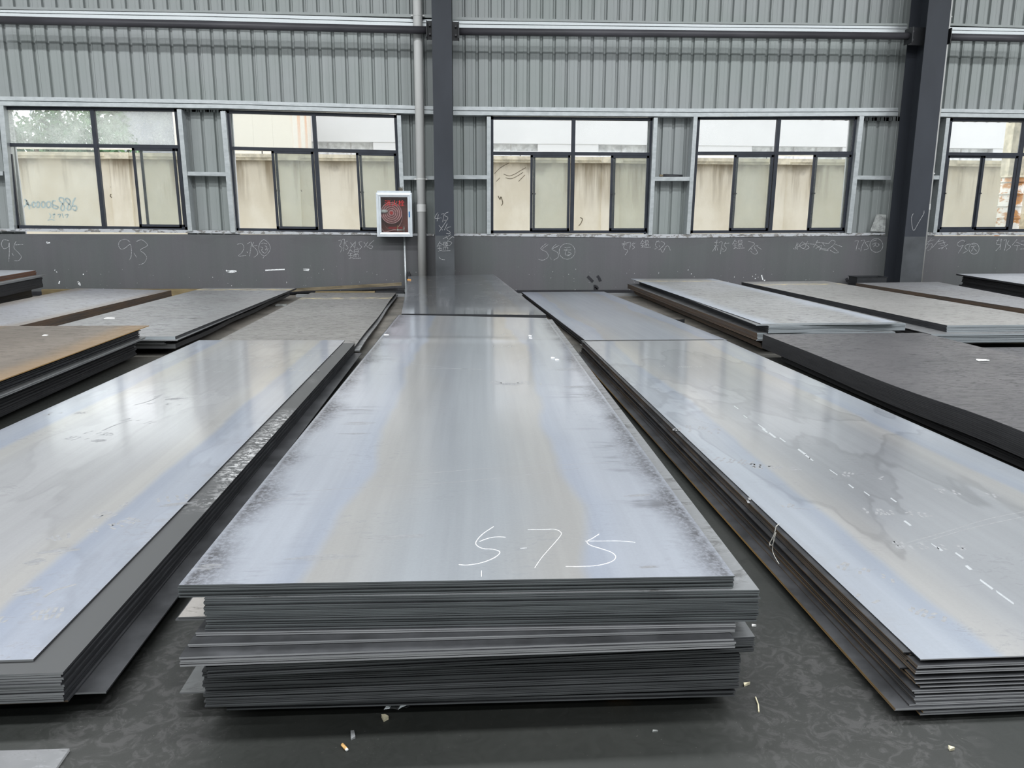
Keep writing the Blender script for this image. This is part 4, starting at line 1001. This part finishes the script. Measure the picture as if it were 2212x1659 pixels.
#print('q base', z)
st = 'scraped stack past the dark stack'; zz = .10
bl = T(2070,751,zz); br = bl+Vector((1.6,0)); fl = bl+dq
z = bundle(st, 'dusty stack', fl, fl+Vector((1.6,0)), 3, zz, .021, 'under', 'edge_dk', back=(br,bl), top='q_top', toplabel='scraped grey plate just beyond the dark stack at the right edge', adj='dark plate')
battens(st, [((fl.x+.1,4.6),1.2,.1),((bl.x+.1,6.8),1.2,.1)], z)

# -- far centre stack
st = 'far centre stack'; zd = .405
FLd, FRd, BRd, BLd = T(868,677,zd), T(1180,680,zd), T(1067,592.5,zd), T(882,597,zd)
FLd = FLd+(FLd-BLd)*.004
z = bundle(st, 'pile', FLd, FRd, 5, zd, .0744, 'd_top', 'edge_dk', back=(BRd,BLd), jit=.004, toplabel='smooth dark sheet on top of the far centre stack against the column', adj='thick plate')
battens(st, [((-.4,8.6),1.2,.1),((-.6,11),1.2,.1),((-.7,13.4),1.2,.1)], z)

# -- far right blue stack E
st = 'low blue-grey far stack'; ze = .105
BLe, BRe, FLe, FRe = T(1127,631,ze), T(1305,630,ze), T(1264,735,ze), T(1572,735,ze)
z = bundle(st, 'thin top layers', FLe, FRe, 4, ze, .0072, 'under', 'edge_dk', back=(BRe,BLe), jit=.012, side='edge_blk', top='e_top', toplabel='blue-grey sheet on top of the low stack right of the far centre', adj='plate')
z = bundle(st, 'lower layers', shift(FLe,.02), shift(FRe,.02), 3, z-.004, .0095, 'under', 'edge_blk', back=(shift(BRe,.02),shift(BLe,.02)), jit=.02, side='edge_blk', adj='plate')
battens(st, [((1.45,8.8),1.25,.1),((1.4,11.2),1.25,.1),((1.35,13.4),1.25,.1)], z)
#print('e base', z)

# -- F: tall pale stack right of centre
st = 'tall pale far stack'; zf = .315
BLf, BRf, FLf, FRf = T(1362,602,zf), T(1540,602,zf), T(1643,699,zf), T(1938,696,zf)
z = bundle(st, 'top sheet', FLf, FRf, 1, zf, .007, 'dust_f', 'edge_bl', back=(BRf,BLf), jit=0, toplabel='pale dusty plate on top of the tall stack right of centre')
fl, fr = T(1633,702,z), T(1937,699,z)
z = bundle(st, 'overhanging second layer', fl, fr, 1, z-.0004, .007, 'worn', 'edge_bl', back=(shift(BRf,-.02),shift(BLf,.1)), jit=0)
fl, fr = T(1661,704,z), T(1957,698,z)
z = bundle(st, 'set-back bundle', fl, fr, 14, z-.0006, .0055, 'under', 'edge_bl', back=(shift(BRf,.08),shift(BLf,.17)), jit=.004, top='worn')
fl = T(1636,719,z)
z = bundle(st, 'wide bundle sticking out', fl, fl+Vector((1.5,.02)), 9, z-.0004, .0091, 'under', 'edge_bl', back=(shift(BRf,-.06),shift(BLf,-.05)), jit=.006, side='edge_brown', top='worn')
z = bundle(st, 'dark base', fl+Vector((.1,.1)), fl+Vector((1.55,.12)), 5, z-.0004, .0210, 'under', 'edge_blk', back=(shift(BRf,.06),shift(BLf,.08)), jit=.02, side='edge_brown')
battens(st, [((3.3,8.2),1.3,.1),((3.35,11),1.3,.1),((3.4,13.5),1.3,.1)], z)
#print('f base', z)

# -- G: tan stack
st = 'tan far stack'; zg = .275
BLg, BRg, FLg = T(1602,609,zg), T(1781,606.5,zg), T(2046,703,zg); FRg = FLg+Vector((1.6,.02))
z = bundle(st, 'flush upper bundle', FLg, FRg, 12, zg, .0060, 'under', 'edge_bl', back=(BRg,BLg), jit=.004, top='dust_g', toplabel='tan dusty plate on top of the stack in front of the right column')
fl = T(2013,722,z)
z = bundle(st, 'lower bundle shifted left', fl, fl+Vector((1.6,.02)), 11, z-.0005, .0087, 'under', 'edge_bl', back=(shift(BRg,-.1),shift(BLg,-.12)), jit=.012, side='edge_blk', top='worn')
battens(st, [((5.75,8.4),1.4,.1),((5.6,11),1.4,.1),((5.5,13.3),1.4,.1)], z)
#print('g base', z)

# -- H: grey stack with brown edge
st = 'brown-edged far stack'; zh = .262
BLh, BRh = T(1849,611,zh), T(2033,609,zh); FLh0 = T(2212,667,zh); dh = (FLh0-BLh).normalized()*5.9; dh2 = (T(2212,614,.412)-T(2066,591.5,.412)).normalized()*5.7
z = bundle(st, 'flush bundle', BLh+dh, BRh+dh2+Vector((-.06,0)), 7, zh, .0120, 'under', 'edge_brown', back=(BRh+Vector((-.06,0)),BLh), jit=.003, side='edge_brown', top='dust_h', toplabel='violet-grey plate on top of the brown-edged stack by the right column')
z = bundle(st, 'hidden lower bundle', BLh+dh+Vector((.02,0)), BRh+dh2+Vector((-.14,0)), 3, z-.0005, .044, 'under', 'edge_blk', back=(shift(BRh,-.14),shift(BLh,.02)), jit=.003, side='edge_blk', adj='thick plate')
battens(st, [((7.7,9.0),.5,.1),((7.55,11),.7,.1),((7.45,13),1.2,.1)], z)
#print('h base', z)

# -- I: stack at the far right edge
st = 'far right corner stack'; zi = .412
BLi = T(2066,591.5,zi); FLi0 = T(2212,614,zi); di = (FLi0-BLi).normalized()*5.5; BRi = BLi+Vector((1.6,.1))
z = bundle(st, 'overhanging top pair', BLi+di, BRi+di, 2, zi, .013, 'dust_i', 'edge_blk', back=(BRi,BLi), jit=.003, side='edge_blk', toplabel='bluish plate on top of the dark-sided stack at the far right')
s_ = Vector((.09,-.06))
z = bundle(st, 'set-back bundle', BLi+di+s_, BRi+di+s_, 14, z-.0005, .012, 'under', 'edge_blk', back=(BRi+s_,BLi+s_), jit=.012, side='edge_blk')
s_ = Vector((.05,-.03))
z = bundle(st, 'base layers', BLi+di+s_, BRi+di+s_, 3, z-.0005, .06, 'under', 'edge_blk', back=(BRi+s_,BLi+s_), jit=.006, side='edge_dk', adj='thick plate')
battens(st, [((9.6,9.6),1.4,.1),((9.5,11.5),1.4,.1),((9.5,13.4),1.4,.1)], z)
#print('i base', z)

# -- A: lavender stack, far left
st = 'brown-sided far left stack'; za = .162
BRa, BLa, FRa0 = T(370,627,za), T(166,622.5,za), T(60,699.5,za); da = (FRa0-BRa).normalized()*6.0
z = bundle(st, 'flush bundle', BLa+(T(0,656,za)-BLa).normalized()*5.9, BRa+da, 6, za, .0184, 'under', 'edge_brown', back=(BRa,BLa), jit=.002, side='edge_brown', top='dust_a', toplabel='lavender-grey plate on top of the brown-sided stack at the far left')
battens(st, [((-6.0,9.2),.6,.1),((-6.4,11.2),1.35,.1),((-6.4,13.3),1.35,.1)], z)
#print('a base', z)

# -- B: grey stack
st = 'streaky grey far stack'; zb = .192
BLb, BRb, FRb = T(440,622,zb), T(640,622,zb), T(378,727,zb); db = FRb-BRb; FLb = BLb+db
z = bundle(st, 'thick top layers', FLb, FRb, 2, zb, .0145, 'under', 'edge_bl', back=(BRb,BLb), jit=.002, side='edge_dk', top='dust_b', toplabel='streaky grey plate on top of the far stack left of centre', adj='thick plate')
z = bundle(st, 'jutting thin layer', shift(FLb,.04,-.05), shift(FRb,.04,-.05), 1, z-.0005, .008, 'worn', 'edge_md', back=(shift(BRb,-.02),shift(BLb,0)), jit=.0)
s_ = Vector((-.10,.0))
z = bundle(st, 'set-back layers', FLb+s_, FRb+s_, 4, z-.0005, .0100, 'under', 'edge_md', back=(BRb+s_*1.6,BLb+s_), jit=.012, side='edge_blk')
wavy = lambda u,v: -.012*(.5-.5*math.cos(v*17))*u*u
s_ = Vector((-.01,.02))
z = bundle(st, 'wavy lower layers', FLb+s_, FRb+s_, 5, z-.0005, .0096, 'under', 'edge_md', back=(BRb+Vector((-.12,0)),BLb), jit=.006, side='edge_dk', wave=wavy, seg_=(2,36))
battens(st, [((-4.4,8.6),1.3,.1),((-4.4,11),1.3,.1),((-4.3,13.4),1.3,.1)], z-.0125)
#print('b base', z)

# -- K: low brownish stack
st = 'low brown-grey far stack'; zk = .088
BLk, BRk, FRk = T(672,632,zk), T(856,632,zk), T(767,749,zk); dk = FRk-BRk; FLk = BLk+dk
wk = lambda u,v: .010*math.sin(v*9+.6)*u*u
z = bundle(st, 'wavy top layers', FLk, FRk, 2, zk, .0085, 'under', 'edge_dk', back=(BRk,BLk), jit=.003, side='edge_blk', top='dust_k', wave=wk, seg_=(3,30), toplabel='wavy brown-grey plate on top of the low stack left of the far centre', adj='plate')
wk2 = lambda u,v: .009*math.sin(v*12+.2)*u*u
z = bundle(st, 'lower wavy layers', shift(FLk,.03,-.03), shift(FRk,.05,-.03), 2, z-.012, .0090, 'worn', 'edge_md', back=(shift(BRk,.03),shift(BLk,.03)), jit=.002, side='edge_dk', wave=wk2, seg_=(3,30), adj='plate')
battens(st, [((-2.4,8.6),1.2,.1),((-2.4,11),1.2,.1),((-2.45,13.5),1.2,.1)], z-.0095)
#print('k base', z)

# -- W: tall stack in the far left corner
st = 'far left corner stack'; zw = .50
BRw, FRw0 = T(77,584,zw), T(0,597,zw); dw = (FRw0-BRw).normalized()*6.0; ww = Vector((-1.6,.15))
z = bundle(st, 'reddish top layers', BRw+dw+ww, BRw+dw, 5, zw, .0150, 'under', 'edge_red', back=(BRw,BRw+ww), jit=.012, side='edge_red', top='dust_i', toplabel='pale plate on top of the tall stack in the far left corner')
s_ = Vector((.13,.05))
z = bundle(st, 'jutting grey layer', BRw+dw+ww+s_, BRw+dw+s_, 2, z-.0005, .0150, 'worn', 'edge_md', back=(BRw+s_,BRw+ww+s_), jit=.004, side='edge_md')
s_ = Vector((.08,.02))
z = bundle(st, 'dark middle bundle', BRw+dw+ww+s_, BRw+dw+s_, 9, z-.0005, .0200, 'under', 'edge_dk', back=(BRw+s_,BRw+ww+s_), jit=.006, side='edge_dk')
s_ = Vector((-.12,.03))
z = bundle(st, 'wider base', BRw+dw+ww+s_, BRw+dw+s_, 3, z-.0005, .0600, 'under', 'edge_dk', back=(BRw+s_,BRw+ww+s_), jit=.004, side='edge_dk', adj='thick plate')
battens(st, [((BRw.x-1.4,9.5),1.3,.1),((BRw.x-1.4,11.5),1.3,.1),((BRw.x-1.4,13.5),1.3,.1)], z)
#print('w base', z, 'plates', NPL[0])

# small offcut lying at the lower left
zs_ = .009
a, b2, c = T(150,1617,zs_), T(-60,1623,zs_), T(121,1659,zs_); d = (c-a).normalized()*.35
tag(lay_plate([tuple(b2+d),tuple(a+d),tuple(a),tuple(b2)], zs_, .008, M['worn'], M['edge_lt'], M['edge_lt']), 'small steel offcut lying on the floor at the lower left', 'steel plate')

# ------------------------------------------------------------------ things along the wall
def beam(name, label, cat, p0, p1, w, h, mat, group=None):
    "square-cut bar from p0 to p1 (underside points), w deep, h high"
    p0, p1 = Vector(p0), Vector(p1); d = (p1-p0).normalized(); n = Vector((-d.y,d.x,0)).normalized()*w/2; up = n.cross(d).normalized()*-1
    if up.z < 0: up = -up
    up = up*h
    o = MB().hexa([p0-n,p1-n,p1+n,p0+n,p0-n+up,p1-n+up,p1+n+up,p0+n+up]).build(name, mat)
    return tag(o, label, cat, group)
YT = 14.60
a, b2 = Wp(560,634,YT), Wp(868,616.5,YT)
beam('timber_pole', 'long weathered timber leaning along the wall base left of the white pipe', 'timber', a, b2, .06, .055, M['wood'])
a, b2 = Wp(682,634,14.45), Wp(810,633,14.45); z0 = .0
beam('timber_baulk', 'yellowed timber baulk lying by the wall left of the water pipe', 'timber', (a.x,14.45,.001), (b2.x,14.45,.001), .09, .085, M['wood_y'])
a, b2 = Wp(812,634,14.43), Wp(872,634,14.43)
beam('dark_box_section', 'dark steel bar lying beside the yellowed timber by the wall', 'steel bar', (a.x,14.46,.001), (b2.x,14.46,.001), .10, .09, M['black'])
a, b2 = Wp(90,622,14.55), Wp(440,634,14.55)
beam('timber_baulk', 'long yellowed timber baulk by the wall behind the far left stacks', 'timber', (a.x,14.58,.001), (b2.x,14.58,.001), .10, .125, M['wood_y'])
for (xa, xb, yy, lab) in ((640,700,14.30,'dark steel channel on the floor behind the streaky grey stack'), (852,874,14.30,'short dark steel channel on the floor left of the far centre stack'), (1120,1375,14.33,'long dark steel channel on the floor by the wall right of the far centre stack')):
    pa, pb = Wp(xa,636,yy), Wp(xb,636,yy)
    mb = MB(); mb.box(pa.x,pb.x,yy-.05,yy+.05,.001,.009); mb.box(pa.x,pb.x,yy-.05,yy-.042,.009,.05); mb.box(pa.x,pb.x,yy+.042,yy+.05,.009,.05)
    tag(mb.build('steel_channel', M['edge_md']), lab, 'steel bar')
pa = Wp(1107,628,14.5); tag(MB().box(pa.x-.03,pa.x+.03,14.5,14.56,.001,.10).build('timber_block', M['wood']), 'small brown timber block at the wall base right of the far centre stack', 'timber')
# black tray behind the brown-edged stack
ya, yb = 14.30, 14.62
p0, p1 = Wp(1851,611,ya), Wp(1916,599,ya)
root = thing('storage_tray', ((p0.x+p1.x)/2, 14.46, 0), 'black stacked trays on the floor at the foot of the right column', 'tray')
x0t, x1t = p0.x, min(p1.x, c2l-.02)
for k, (za_, zb_) in enumerate(((.002,.11),(.112,.22),(.222,Wp(1880,598,ya).z))):
    mb = MB(); e = .012
    mb.box(x0t,x1t,ya,yb,za_,za_+e); mb.box(x0t,x1t,ya,ya+e,za_+e,zb_-e); mb.box(x0t,x1t,yb-e,yb,za_+e,zb_-e); mb.box(x0t,x0t+e,ya+e,yb-e,za_+e,zb_-e); mb.box(x1t-e,x1t,ya+e,yb-e,za_+e,zb_-e)
    mb.box(x0t-.015,x1t+.015,ya-.015,ya+e,zb_-e,zb_); mb.box(x0t-.015,x1t+.015,yb-e,yb+.015,zb_-e,zb_); mb.box(x0t-.015,x0t+e,ya+e,yb-e,zb_-e,zb_); mb.box(x1t-e,x1t+.015,ya+e,yb-e,zb_-e,zb_)
    mb.build('tray', M['black'], root)
# grey board leaning in the niche
P4 = [Wp(1879,500,14.78), Wp(1911,501,14.78), Wp(1913.5,464,14.86), Wp(1893,463,14.86)]
mb = MB(); mb.hexa([tuple(p) for p in P4]+[tuple(p+Vector((0,-.012,.003))) for p in P4])
tag(mb.build('board', M['board']), 'scuffed grey board leaning in the niche left of the right column', 'board')
# dark rod on the middle rail
a, b2 = Wp(1427,379.5,YG+.06), Wp(1474,381,YG+.06)
root = thing('dark_bottle', ((a.x+b2.x)/2, a.y, min(a.z,b2.z)-.03), 'dark bottle lying on the short rail between the right-hand windows', 'bottle')
mb = MB(); mb.tube([a+Vector((.05,0,0)), b2], .03, 12); mb.build('body', M['black'], root, smooth=True)
MB().tube([a-Vector((.02,0,0)), a+Vector((.05,0,0))], .026, 12, r2=.016).build('cap', M['wood'], root, smooth=True)

# ------------------------------------------------------------------ litter
def flake(px, py, z, sx, sy, mat, label, cat='scrap', h=.004, ang=0.0, group=None):
    p = T(px,py,z); ca, sa = math.cos(ang), math.sin(ang); base = [(-sx,-sy),(sx,-sy*.7),(sx*.8,sy),(-sx*.7,sy*.8)]
    q = [(p.x+x*ca-y*sa, p.y+x*sa+y*ca) for x, y in base]
    mb = MB(); mb.hexa([(x,y,z+.0005) for x, y in q]+[(x,y,z+.0005+h*(1+.8*(k%2))) for k, (x,y) in enumerate(q)])
    return tag(mb.build('litter_scrap', M[mat]), label, cat, group)
# cigarette butt
p = T(745,1618,0); root = thing('cigarette_butt', (p.x,p.y,0), 'orange cigarette butt on the floor in front of the near centre stack', 'cigarette butt')
d = Vector((.010,-.015,0)); a = Vector((p.x,p.y,.0048))
MB().tube([a-d*.8, a+d*.5], .0042, 10).build('filter', M['butt'], root, smooth=True); MB().tube([a+d*.5, a+d*.75], .0040, 10).build('paper', M['paper'], root, smooth=True)
# crumpled foil under the centre stack
p = T(858,1527,0); mb = MB(); rnd = random.Random(3)
prev = None
for k in range(7):
    x = p.x-.035+k*.012; r0 = [Vector((x+rnd.uniform(-.003,.003), p.y+dy+rnd.uniform(-.004,.004), .001+max(0,zz_+rnd.uniform(-.004,.006)))) for dy, zz_ in ((-.012,.0),(-.005,.010),(.004,.012),(.012,.004))]
    if prev:
        for i in range(3): mb.quad(prev[i],r0[i],r0[i+1],prev[i+1])
    prev = r0
tag(mb.build('foil_wrapper', M['foil']), 'crumpled silver wrapper under the front of the near centre stack', 'wrapper')
p = T(831,1553,0); flake(831,1553,0,.008,.012,'straw','curled pale scrap on the floor below the silver wrapper','scrap',.006,.5)
p = T(762,1590,0); flake(762,1590,0,.006,.018,'edge_md','small grey shard on the floor above the cigarette butt','scrap',.004,.2)
a, b2 = T(1632,1508,0), T(1639,1540,0); tag(MB().tube([(a.x,a.y,.003),((a.x+b2.x)/2+.003,(a.y+b2.y)/2,.003),(b2.x,b2.y,.003)], .0022, 6).build('twig', M['straw']), 'pale straw on the floor right of the near centre stack', 'straw')
flake(1628,1353,0,.008,.004,'paper','tiny white scrap on the floor beside the right of the near centre stack','scrap',.004)
flake(2054,1619,0,.007,.006,'straw','pale crumb on the floor in front of the near right stack','scrap',.005)
flake(1612,1480,0,.012,.004,'straw','curled brown scrap on the floor beside the lower right of the centre stack','scrap',.005,.4)
flake(1415,1581,0,.008,.003,'board','faint grey scrap on the floor at lower right of the cigarette butt','scrap',.003)
for k, (x, y, lab) in enumerate(((835,724,'white chip on the left margin of the chalked sheet'),(1145,726,'upper white chip near the far right of the chalked sheet'),(1146,731,'lower white chip near the far right of the chalked sheet'),(1194,774,'white crumb on the right of the chalked sheet near the dent'),(1203,778,'small bright crumb on the far right margin of the chalked sheet'))):
    flake(x,y,zc,.022 if k == 0 else .014,.012,'paper',lab,'chip',.004)
flake(98,725,zp,.02,.02,'paper','white chip on the brown rusty plate at the left edge','chip',.004)
flake(238,688,zb,.06,.03,'paper','white scrap on the streaky grey plate left of centre','scrap',.006)
flake(2121,779,zq,.05,.03,'paper','white scrap on the dark plate at the right edge','scrap',.005)
flake(608,661,0,.09,.03,'board','grey offcut on the floor between the two far left-centre stacks','offcut',.02)
flake(1462,697,0,.10,.04,'black','dark rag-like scrap on the floor beside the tall pale stack','scrap',.03)
flake(884,605,zd,.03,.05,'orange','orange scrap on the back left corner of the far centre sheet','scrap',.01)
# pale twine hanging over the near right stack
zt_ = zr+.004
def tw(pts, r=.0016):
    P = []
    for (px, py, dz, off) in pts:
        q = T(px,py,zr) if dz is None else None
        P.append(Vector((q.x,q.y,zt_)) if q is not None else None)
    return P
p0 = T(1678,1133,zr); root = thing('twine', (p0.x,p0.y,.05), 'pale twine hanging over the left edge of the near right stack', 'string')
base = Vector((p0.x-.075,p0.y-.02,.0))
def onside(px, py):
    # points on the upright plane of the stack's left side, 6 cm out
    n = Vector((-1,0,0)); d = _ray(px,py); t = (p0.x-.062)/d.x
    return Vector((d.x*t,d.y*t,CAM_H+d.z*t))
up = Vector((p0.x+.01,p0.y,zr+.003))
for pts in ([(1676,1137),(1674,1150),(1667,1165),(1662,1174),(1667,1178),(1672,1168),(1676,1150)],[(1677,1136),(1673,1155),(1670,1175),(1669,1190),(1675,1205),(1683,1218)],[(1676,1138),(1671,1158),(1664,1172),(1662,1180)]):
    MB().tube([up]+catmull([onside(*q) for q in pts], 4), .0011, 5).build('strand', M['twine'], root, smooth=True)

# ------------------------------------------------------------------ outside
struct(MB().box(-60, 70, 15.1, 120, -.3, -.1).build('ground', M['ground']))
YBW = 18.5
zc0 = Wp(1200,352,YBW).z; zc1 = Wp(1200,339,YBW).z
root = thing('boundary_wall', (2,YBW,-.1), 'cream stained boundary wall seen through the windows', 'wall'); root['kind'] = 'thing'
MB().box(-14, 20, YBW, YBW+.24, -.1, zc0).build('wall_body', M['render'], root)
MB().box(-14, 20, YBW-.09, YBW+.33, zc0, zc0+(zc1-zc0)*.42).build('coping', M['cope'], root)
MB().box(-14, 20, YBW-.12, YBW+.36, zc0+(zc1-zc0)*.42, zc1).build('coping', M['cope'], root)
for px in (-110, 265, 630, 980, 1318, 1674, 2030):
    p = Wp(px,420,YBW)
    MB().box(p.x-.21, p.x+.21, YBW-.07, YBW, -.1, zc0).build('pilaster', M['render'], root)
    MB().box(p.x-.25, p.x+.25, YBW-.16, YBW-.12, zc0, zc1).build('pilaster_cap', M['cope'], root)
mb = MB(); pz = zc1+.10; mb.tube([(-14,YBW+.1,pz),(20,YBW+.1,pz)], .028, 8); mb.build('rail_pipe', M['white'], root, smooth=True)
for k in range(12):
    xq = -13+k*2.9; MB().tube([(xq,YBW+.1,zc1),(xq,YBW+.1,pz)], .012, 6).build('rail_post', M['black'], root)
onb = lambda px,py: Wp(px,py,YBW-.003)
# faded blue digits on it
B = [[(40,429),(44,430),(43,437),(40,441)],[(40,441),(48,449),(52,446)],[(53,430),(59,436),(58,441),(49,448)],[(58,432),(57,440),(67,444)],[(60,437),(64,452)],
     circ(72.5,442,3.2,6),circ(82,442,3.5,6.3),circ(93.5,442,3.8,6.6),circ(105,442,4.5,6.8),[(120,434),(114,434),(113,441),(119,444),(126,447),(122,451),(113,448),(114,444)],
     [(137,428),(129,427),(128,433),(134,439),(140,448),(136,455),(131,452),(133,444),(138,436),(137,428)],[(150,431),(144,428),(141,432),(147,439),(154,447),(150,454),(145,452),(147,444),(152,437),(150,431)],[(163,427),(158,436),(157,446),(162,444),(166,449),(162,455),(157,451)]]
strokes(B, onb, .030, FW, 'blue_digits', M['blue_paint'], root)
strokes([[(106,461),(110,466),(107,472)],[(113,464),(120,463)],[(117,460),(116,472)],[(124,464),(131,463),(128,470)],[(134,461),(137,471)],[(140,465),(147,463),(144,471)],[(103,476),(110,474),(118,476)]], onb, .020, FW, 'blue_digits', M['blue_paint'], root)
p, q = Wp(2205,462,YBW), Wp(2222,489,YBW); MB().box(p.x,q.x,YBW-.18,YBW,q.z,p.z).build('meter_box', M['cope'], root)
# cracks in the render
strokes([[(247,385),(242,395),(240,405),(245,414)],[(240,419),(238,424),(244,428)],[(251,450),(254,456),(253,464),(256,471),(250,477),(249,482)],[(612,345),(611,360),(613,375),(612,388)],[(618,405),(645,407),(652,414)],[(1076,423),(1080,431),(1082,425),(1086,438),(1083,444)],[(1253,470),(1258,473),(1255,482),(1250,488)]], onb, .018, FW, 'crack', M['wood'], root)
strokes([[(1068,375),(1078,365),(1088,358),(1100,352)],[(1088,376),(1100,380),(1112,376),(1122,370),(1136,362)],[(1092,384),(1104,386),(1118,380),(1130,372)],[(1072,392),(1080,384)],[(1120,392),(1128,384),(1134,378)]], onb, .012, FW, 'crack', M['wood'], root)
# rusty tank with a cream duct on top
YTk = 17.6
p, q = Wp(2163,384,YTk), Wp(2200,492,YTk); xc = (p.x+q.x)/2; rt = .235; zt0 = p.z
root = thing('rusty_tank', (xc,YTk,-.1), 'white and rust ribbed tank standing before the boundary wall at right', 'tank')
MB().tube([(xc,YTk,-.1),(xc,YTk,zt0)], rt, 28).build('shell', M['tank'], root, smooth=True)
for k in range(8):
    zz2 = .35+k*.27
    if zz2 < zt0-.05: MB().tube([(xc,YTk,zz2),(xc,YTk,zz2+.035)], rt*1.05, 28).build('band', M['tank'], root, smooth=True)
MB().tube([(xc,YTk,zt0),(xc,YTk,zt0+.04)], rt*1.05, 28).build('lid', M['cope'], root, smooth=True)
pd0, pd1 = Wp(2171,360,YTk), Wp(2203,360,YTk)
MB().box(pd0.x,pd1.x,YTk-.14,YTk+.14,zt0+.04,5.2).build('duct', M['cope'], root)

YBd = 27.0
def xz(px,py,Y=YBd): p = Wp(px,py,Y); return p.x, p.z
root = thing('white_building', (xz(1300,300)[0],YBd,-.1), 'plain white building with grey ribbon windows beyond the boundary wall', 'building')
xl, xr = xz(560,300)[0], xz(2420,300)[0]; zt1 = xz(1300,312)[1]; zt0 = xz(1300,328)[1]-.5
MB().box(xl, xr, YBd, YBd+8, zt1, 9.0).build('upper_wall', M['white_wall'], root)
MB().box(xl, xr, YBd+.02, YBd+8, -.1, zt0).build('lower_wall', M['white_wall'], root)
MB().box(xl, xr, YBd+.5, YBd+8, zt0, zt1).build('inner_wall', M['white_wall'], root)
segs = ((500,806),(990,1162),(1293,1400),(1625,1821),(2030,2147))
prev = xl
for a, b2 in segs:
    xa, xb = xz(a,318)[0], xz(b2,318)[0]
    if xa > prev: MB().box(prev, xa, YBd+.02, YBd+.5, zt0, zt1).build('pier', M['white_wall'], root)
    wf = MB().box(xa, xb, YBd+.30, YBd+.36, zt0, zt1).build('ribbon_window', M['grey_win'], root)
    n = max(2, int((xb-xa)/.75))
    for k in range(1, n):
        xm = xa+(xb-xa)*k/n; MB().box(xm-.02, xm+.02, YBd+.27, YBd+.30, zt0, zt1).build('window_bar', M['white_wall'], wf)
    prev = xb
MB().box(prev, xr, YBd+.02, YBd+.5, zt0, zt1).build('pier', M['white_wall'], root)
# cream shed with rust runs
YRs = 23.0
a, b2 = xz(377,300,YRs)[0], xz(632,300,YRs)[0]
root = thing('cream_shed', ((a+b2)/2,YRs,-.1), 'cream metal shed with orange rust runs behind the second window', 'building')
MB().box(a, b2, YRs+.04, YRs+3, -.1, 5.3).build('core', M['rustclad'], root)
n = int((b2-a)/.62)
for k in range(n+1):
    xa = a+(b2-a)*k/(n+1); xb = a+(b2-a)*(k+1)/(n+1)
    MB().box(xa+.001, xb-.001, YRs, YRs+.04, -.1, 5.3).build('sheet', M['rustclad'], root)
YGb = 52.0
a, b2 = xz(249,300,YGb)[0], xz(400,300,YGb)[0]
root = thing('grey_building', ((a+b2)/2,YGb,-.1), 'dark grey building seen through the dirty left window pane', 'building')
MB().box(a, b2, YGb, YGb+5, -.1, 10.4).build('wall_body', M['greybld'], root); MB().box(a-.1, b2+.1, YGb-.1, YGb+5.1, 10.4, 10.6).build('roof', M['white_wall'], root)
# trees
def tree(x, y, h, r, mat, label, seed):
    rd = random.Random(seed); root = thing('tree', (x,y,-.1), label, 'tree', 'trees beyond the boundary wall')
    MB().tube([(x,y,-.1),(x+.1,y,h*.5),(x,y,h*.8)], .16, 8, r2=.05).build('trunk', M['bark'], root, smooth=True)
    mb = MB()
    blobs = [(x+rd.uniform(-r,r)*.7, y+rd.uniform(-r,r)*.5, h*rd.uniform(.35,.92), r*rd.uniform(.35,.6)) for _ in range(16)]
    for (bx, by, bz, br) in blobs:
        for k in range(150):
            d = Vector((rd.gauss(0,1),rd.gauss(0,1),rd.gauss(0,1))).normalized()*br*rd.uniform(.6,1.05)
            c = Vector((bx,by,bz))+d; s = rd.uniform(.07,.15)
            u = Vector((rd.gauss(0,1),rd.gauss(0,1),rd.gauss(0,1))).normalized(); v = u.cross(d.normalized()+Vector((.01,0,0))).normalized()
            mb.quad(c-u*s, c-v*s*.45, c+u*s, c+v*s*.45)
    mb.build('foliage', M[mat], root)['kind'] = 'stuff'
for k, (px, Y, h, r, mat, lab) in enumerate(((30,29.2,5.9,1.9,'leaf','tall pale green tree at the left end behind the dirty pane'),(118,33.2,6.2,1.9,'leaf','bushy green tree under the pylon behind the dirty pane'),(168,37.2,6.6,1.8,'leaf','rounded green tree right of the pylon behind the dirty pane'),(225,41.2,7.6,1.8,'leaf','green tree beside the dark grey building'),(-50,45.5,8.0,2.2,'leaf2','dark green tree out past the left edge of the first window'),(75,21.8,4.1,1.4,'leaf2','low dark green tree in front of the taller trees'),(200,25.4,4.5,1.5,'leaf2','low dark bush in front of the grey building'))):
    tree(Wp(px,300,Y).x, Y, h, r, mat, lab, 40+k)
# distant pylon
Yp = 95.0; cx = Wp(93,250,Yp).x; root = thing('pylon', (cx,Yp,-.1), 'thin lattice pylon against the sky above the trees', 'pylon')
for sx, sy in ((-1,-1),(1,-1),(1,1),(-1,1)): MB().tube([(cx+sx*1.6,Yp+sy*1.6,-.1),(cx+sx*.35,Yp+sy*.35,22)], .08, 5).build('leg', M['pylon'], root)
for k in range(10):
    z0, z1 = k*2.2, (k+1)*2.2; w0, w1 = 1.6-1.25*z0/22, 1.6-1.25*z1/22; mb = MB()
    mb.tube([(cx-w0,Yp-w0,z0),(cx+w1,Yp-w1,z1)], .05, 4); mb.tube([(cx+w0,Yp-w0,z0),(cx-w1,Yp-w1,z1)], .05, 4); mb.build('brace', M['pylon'], root)
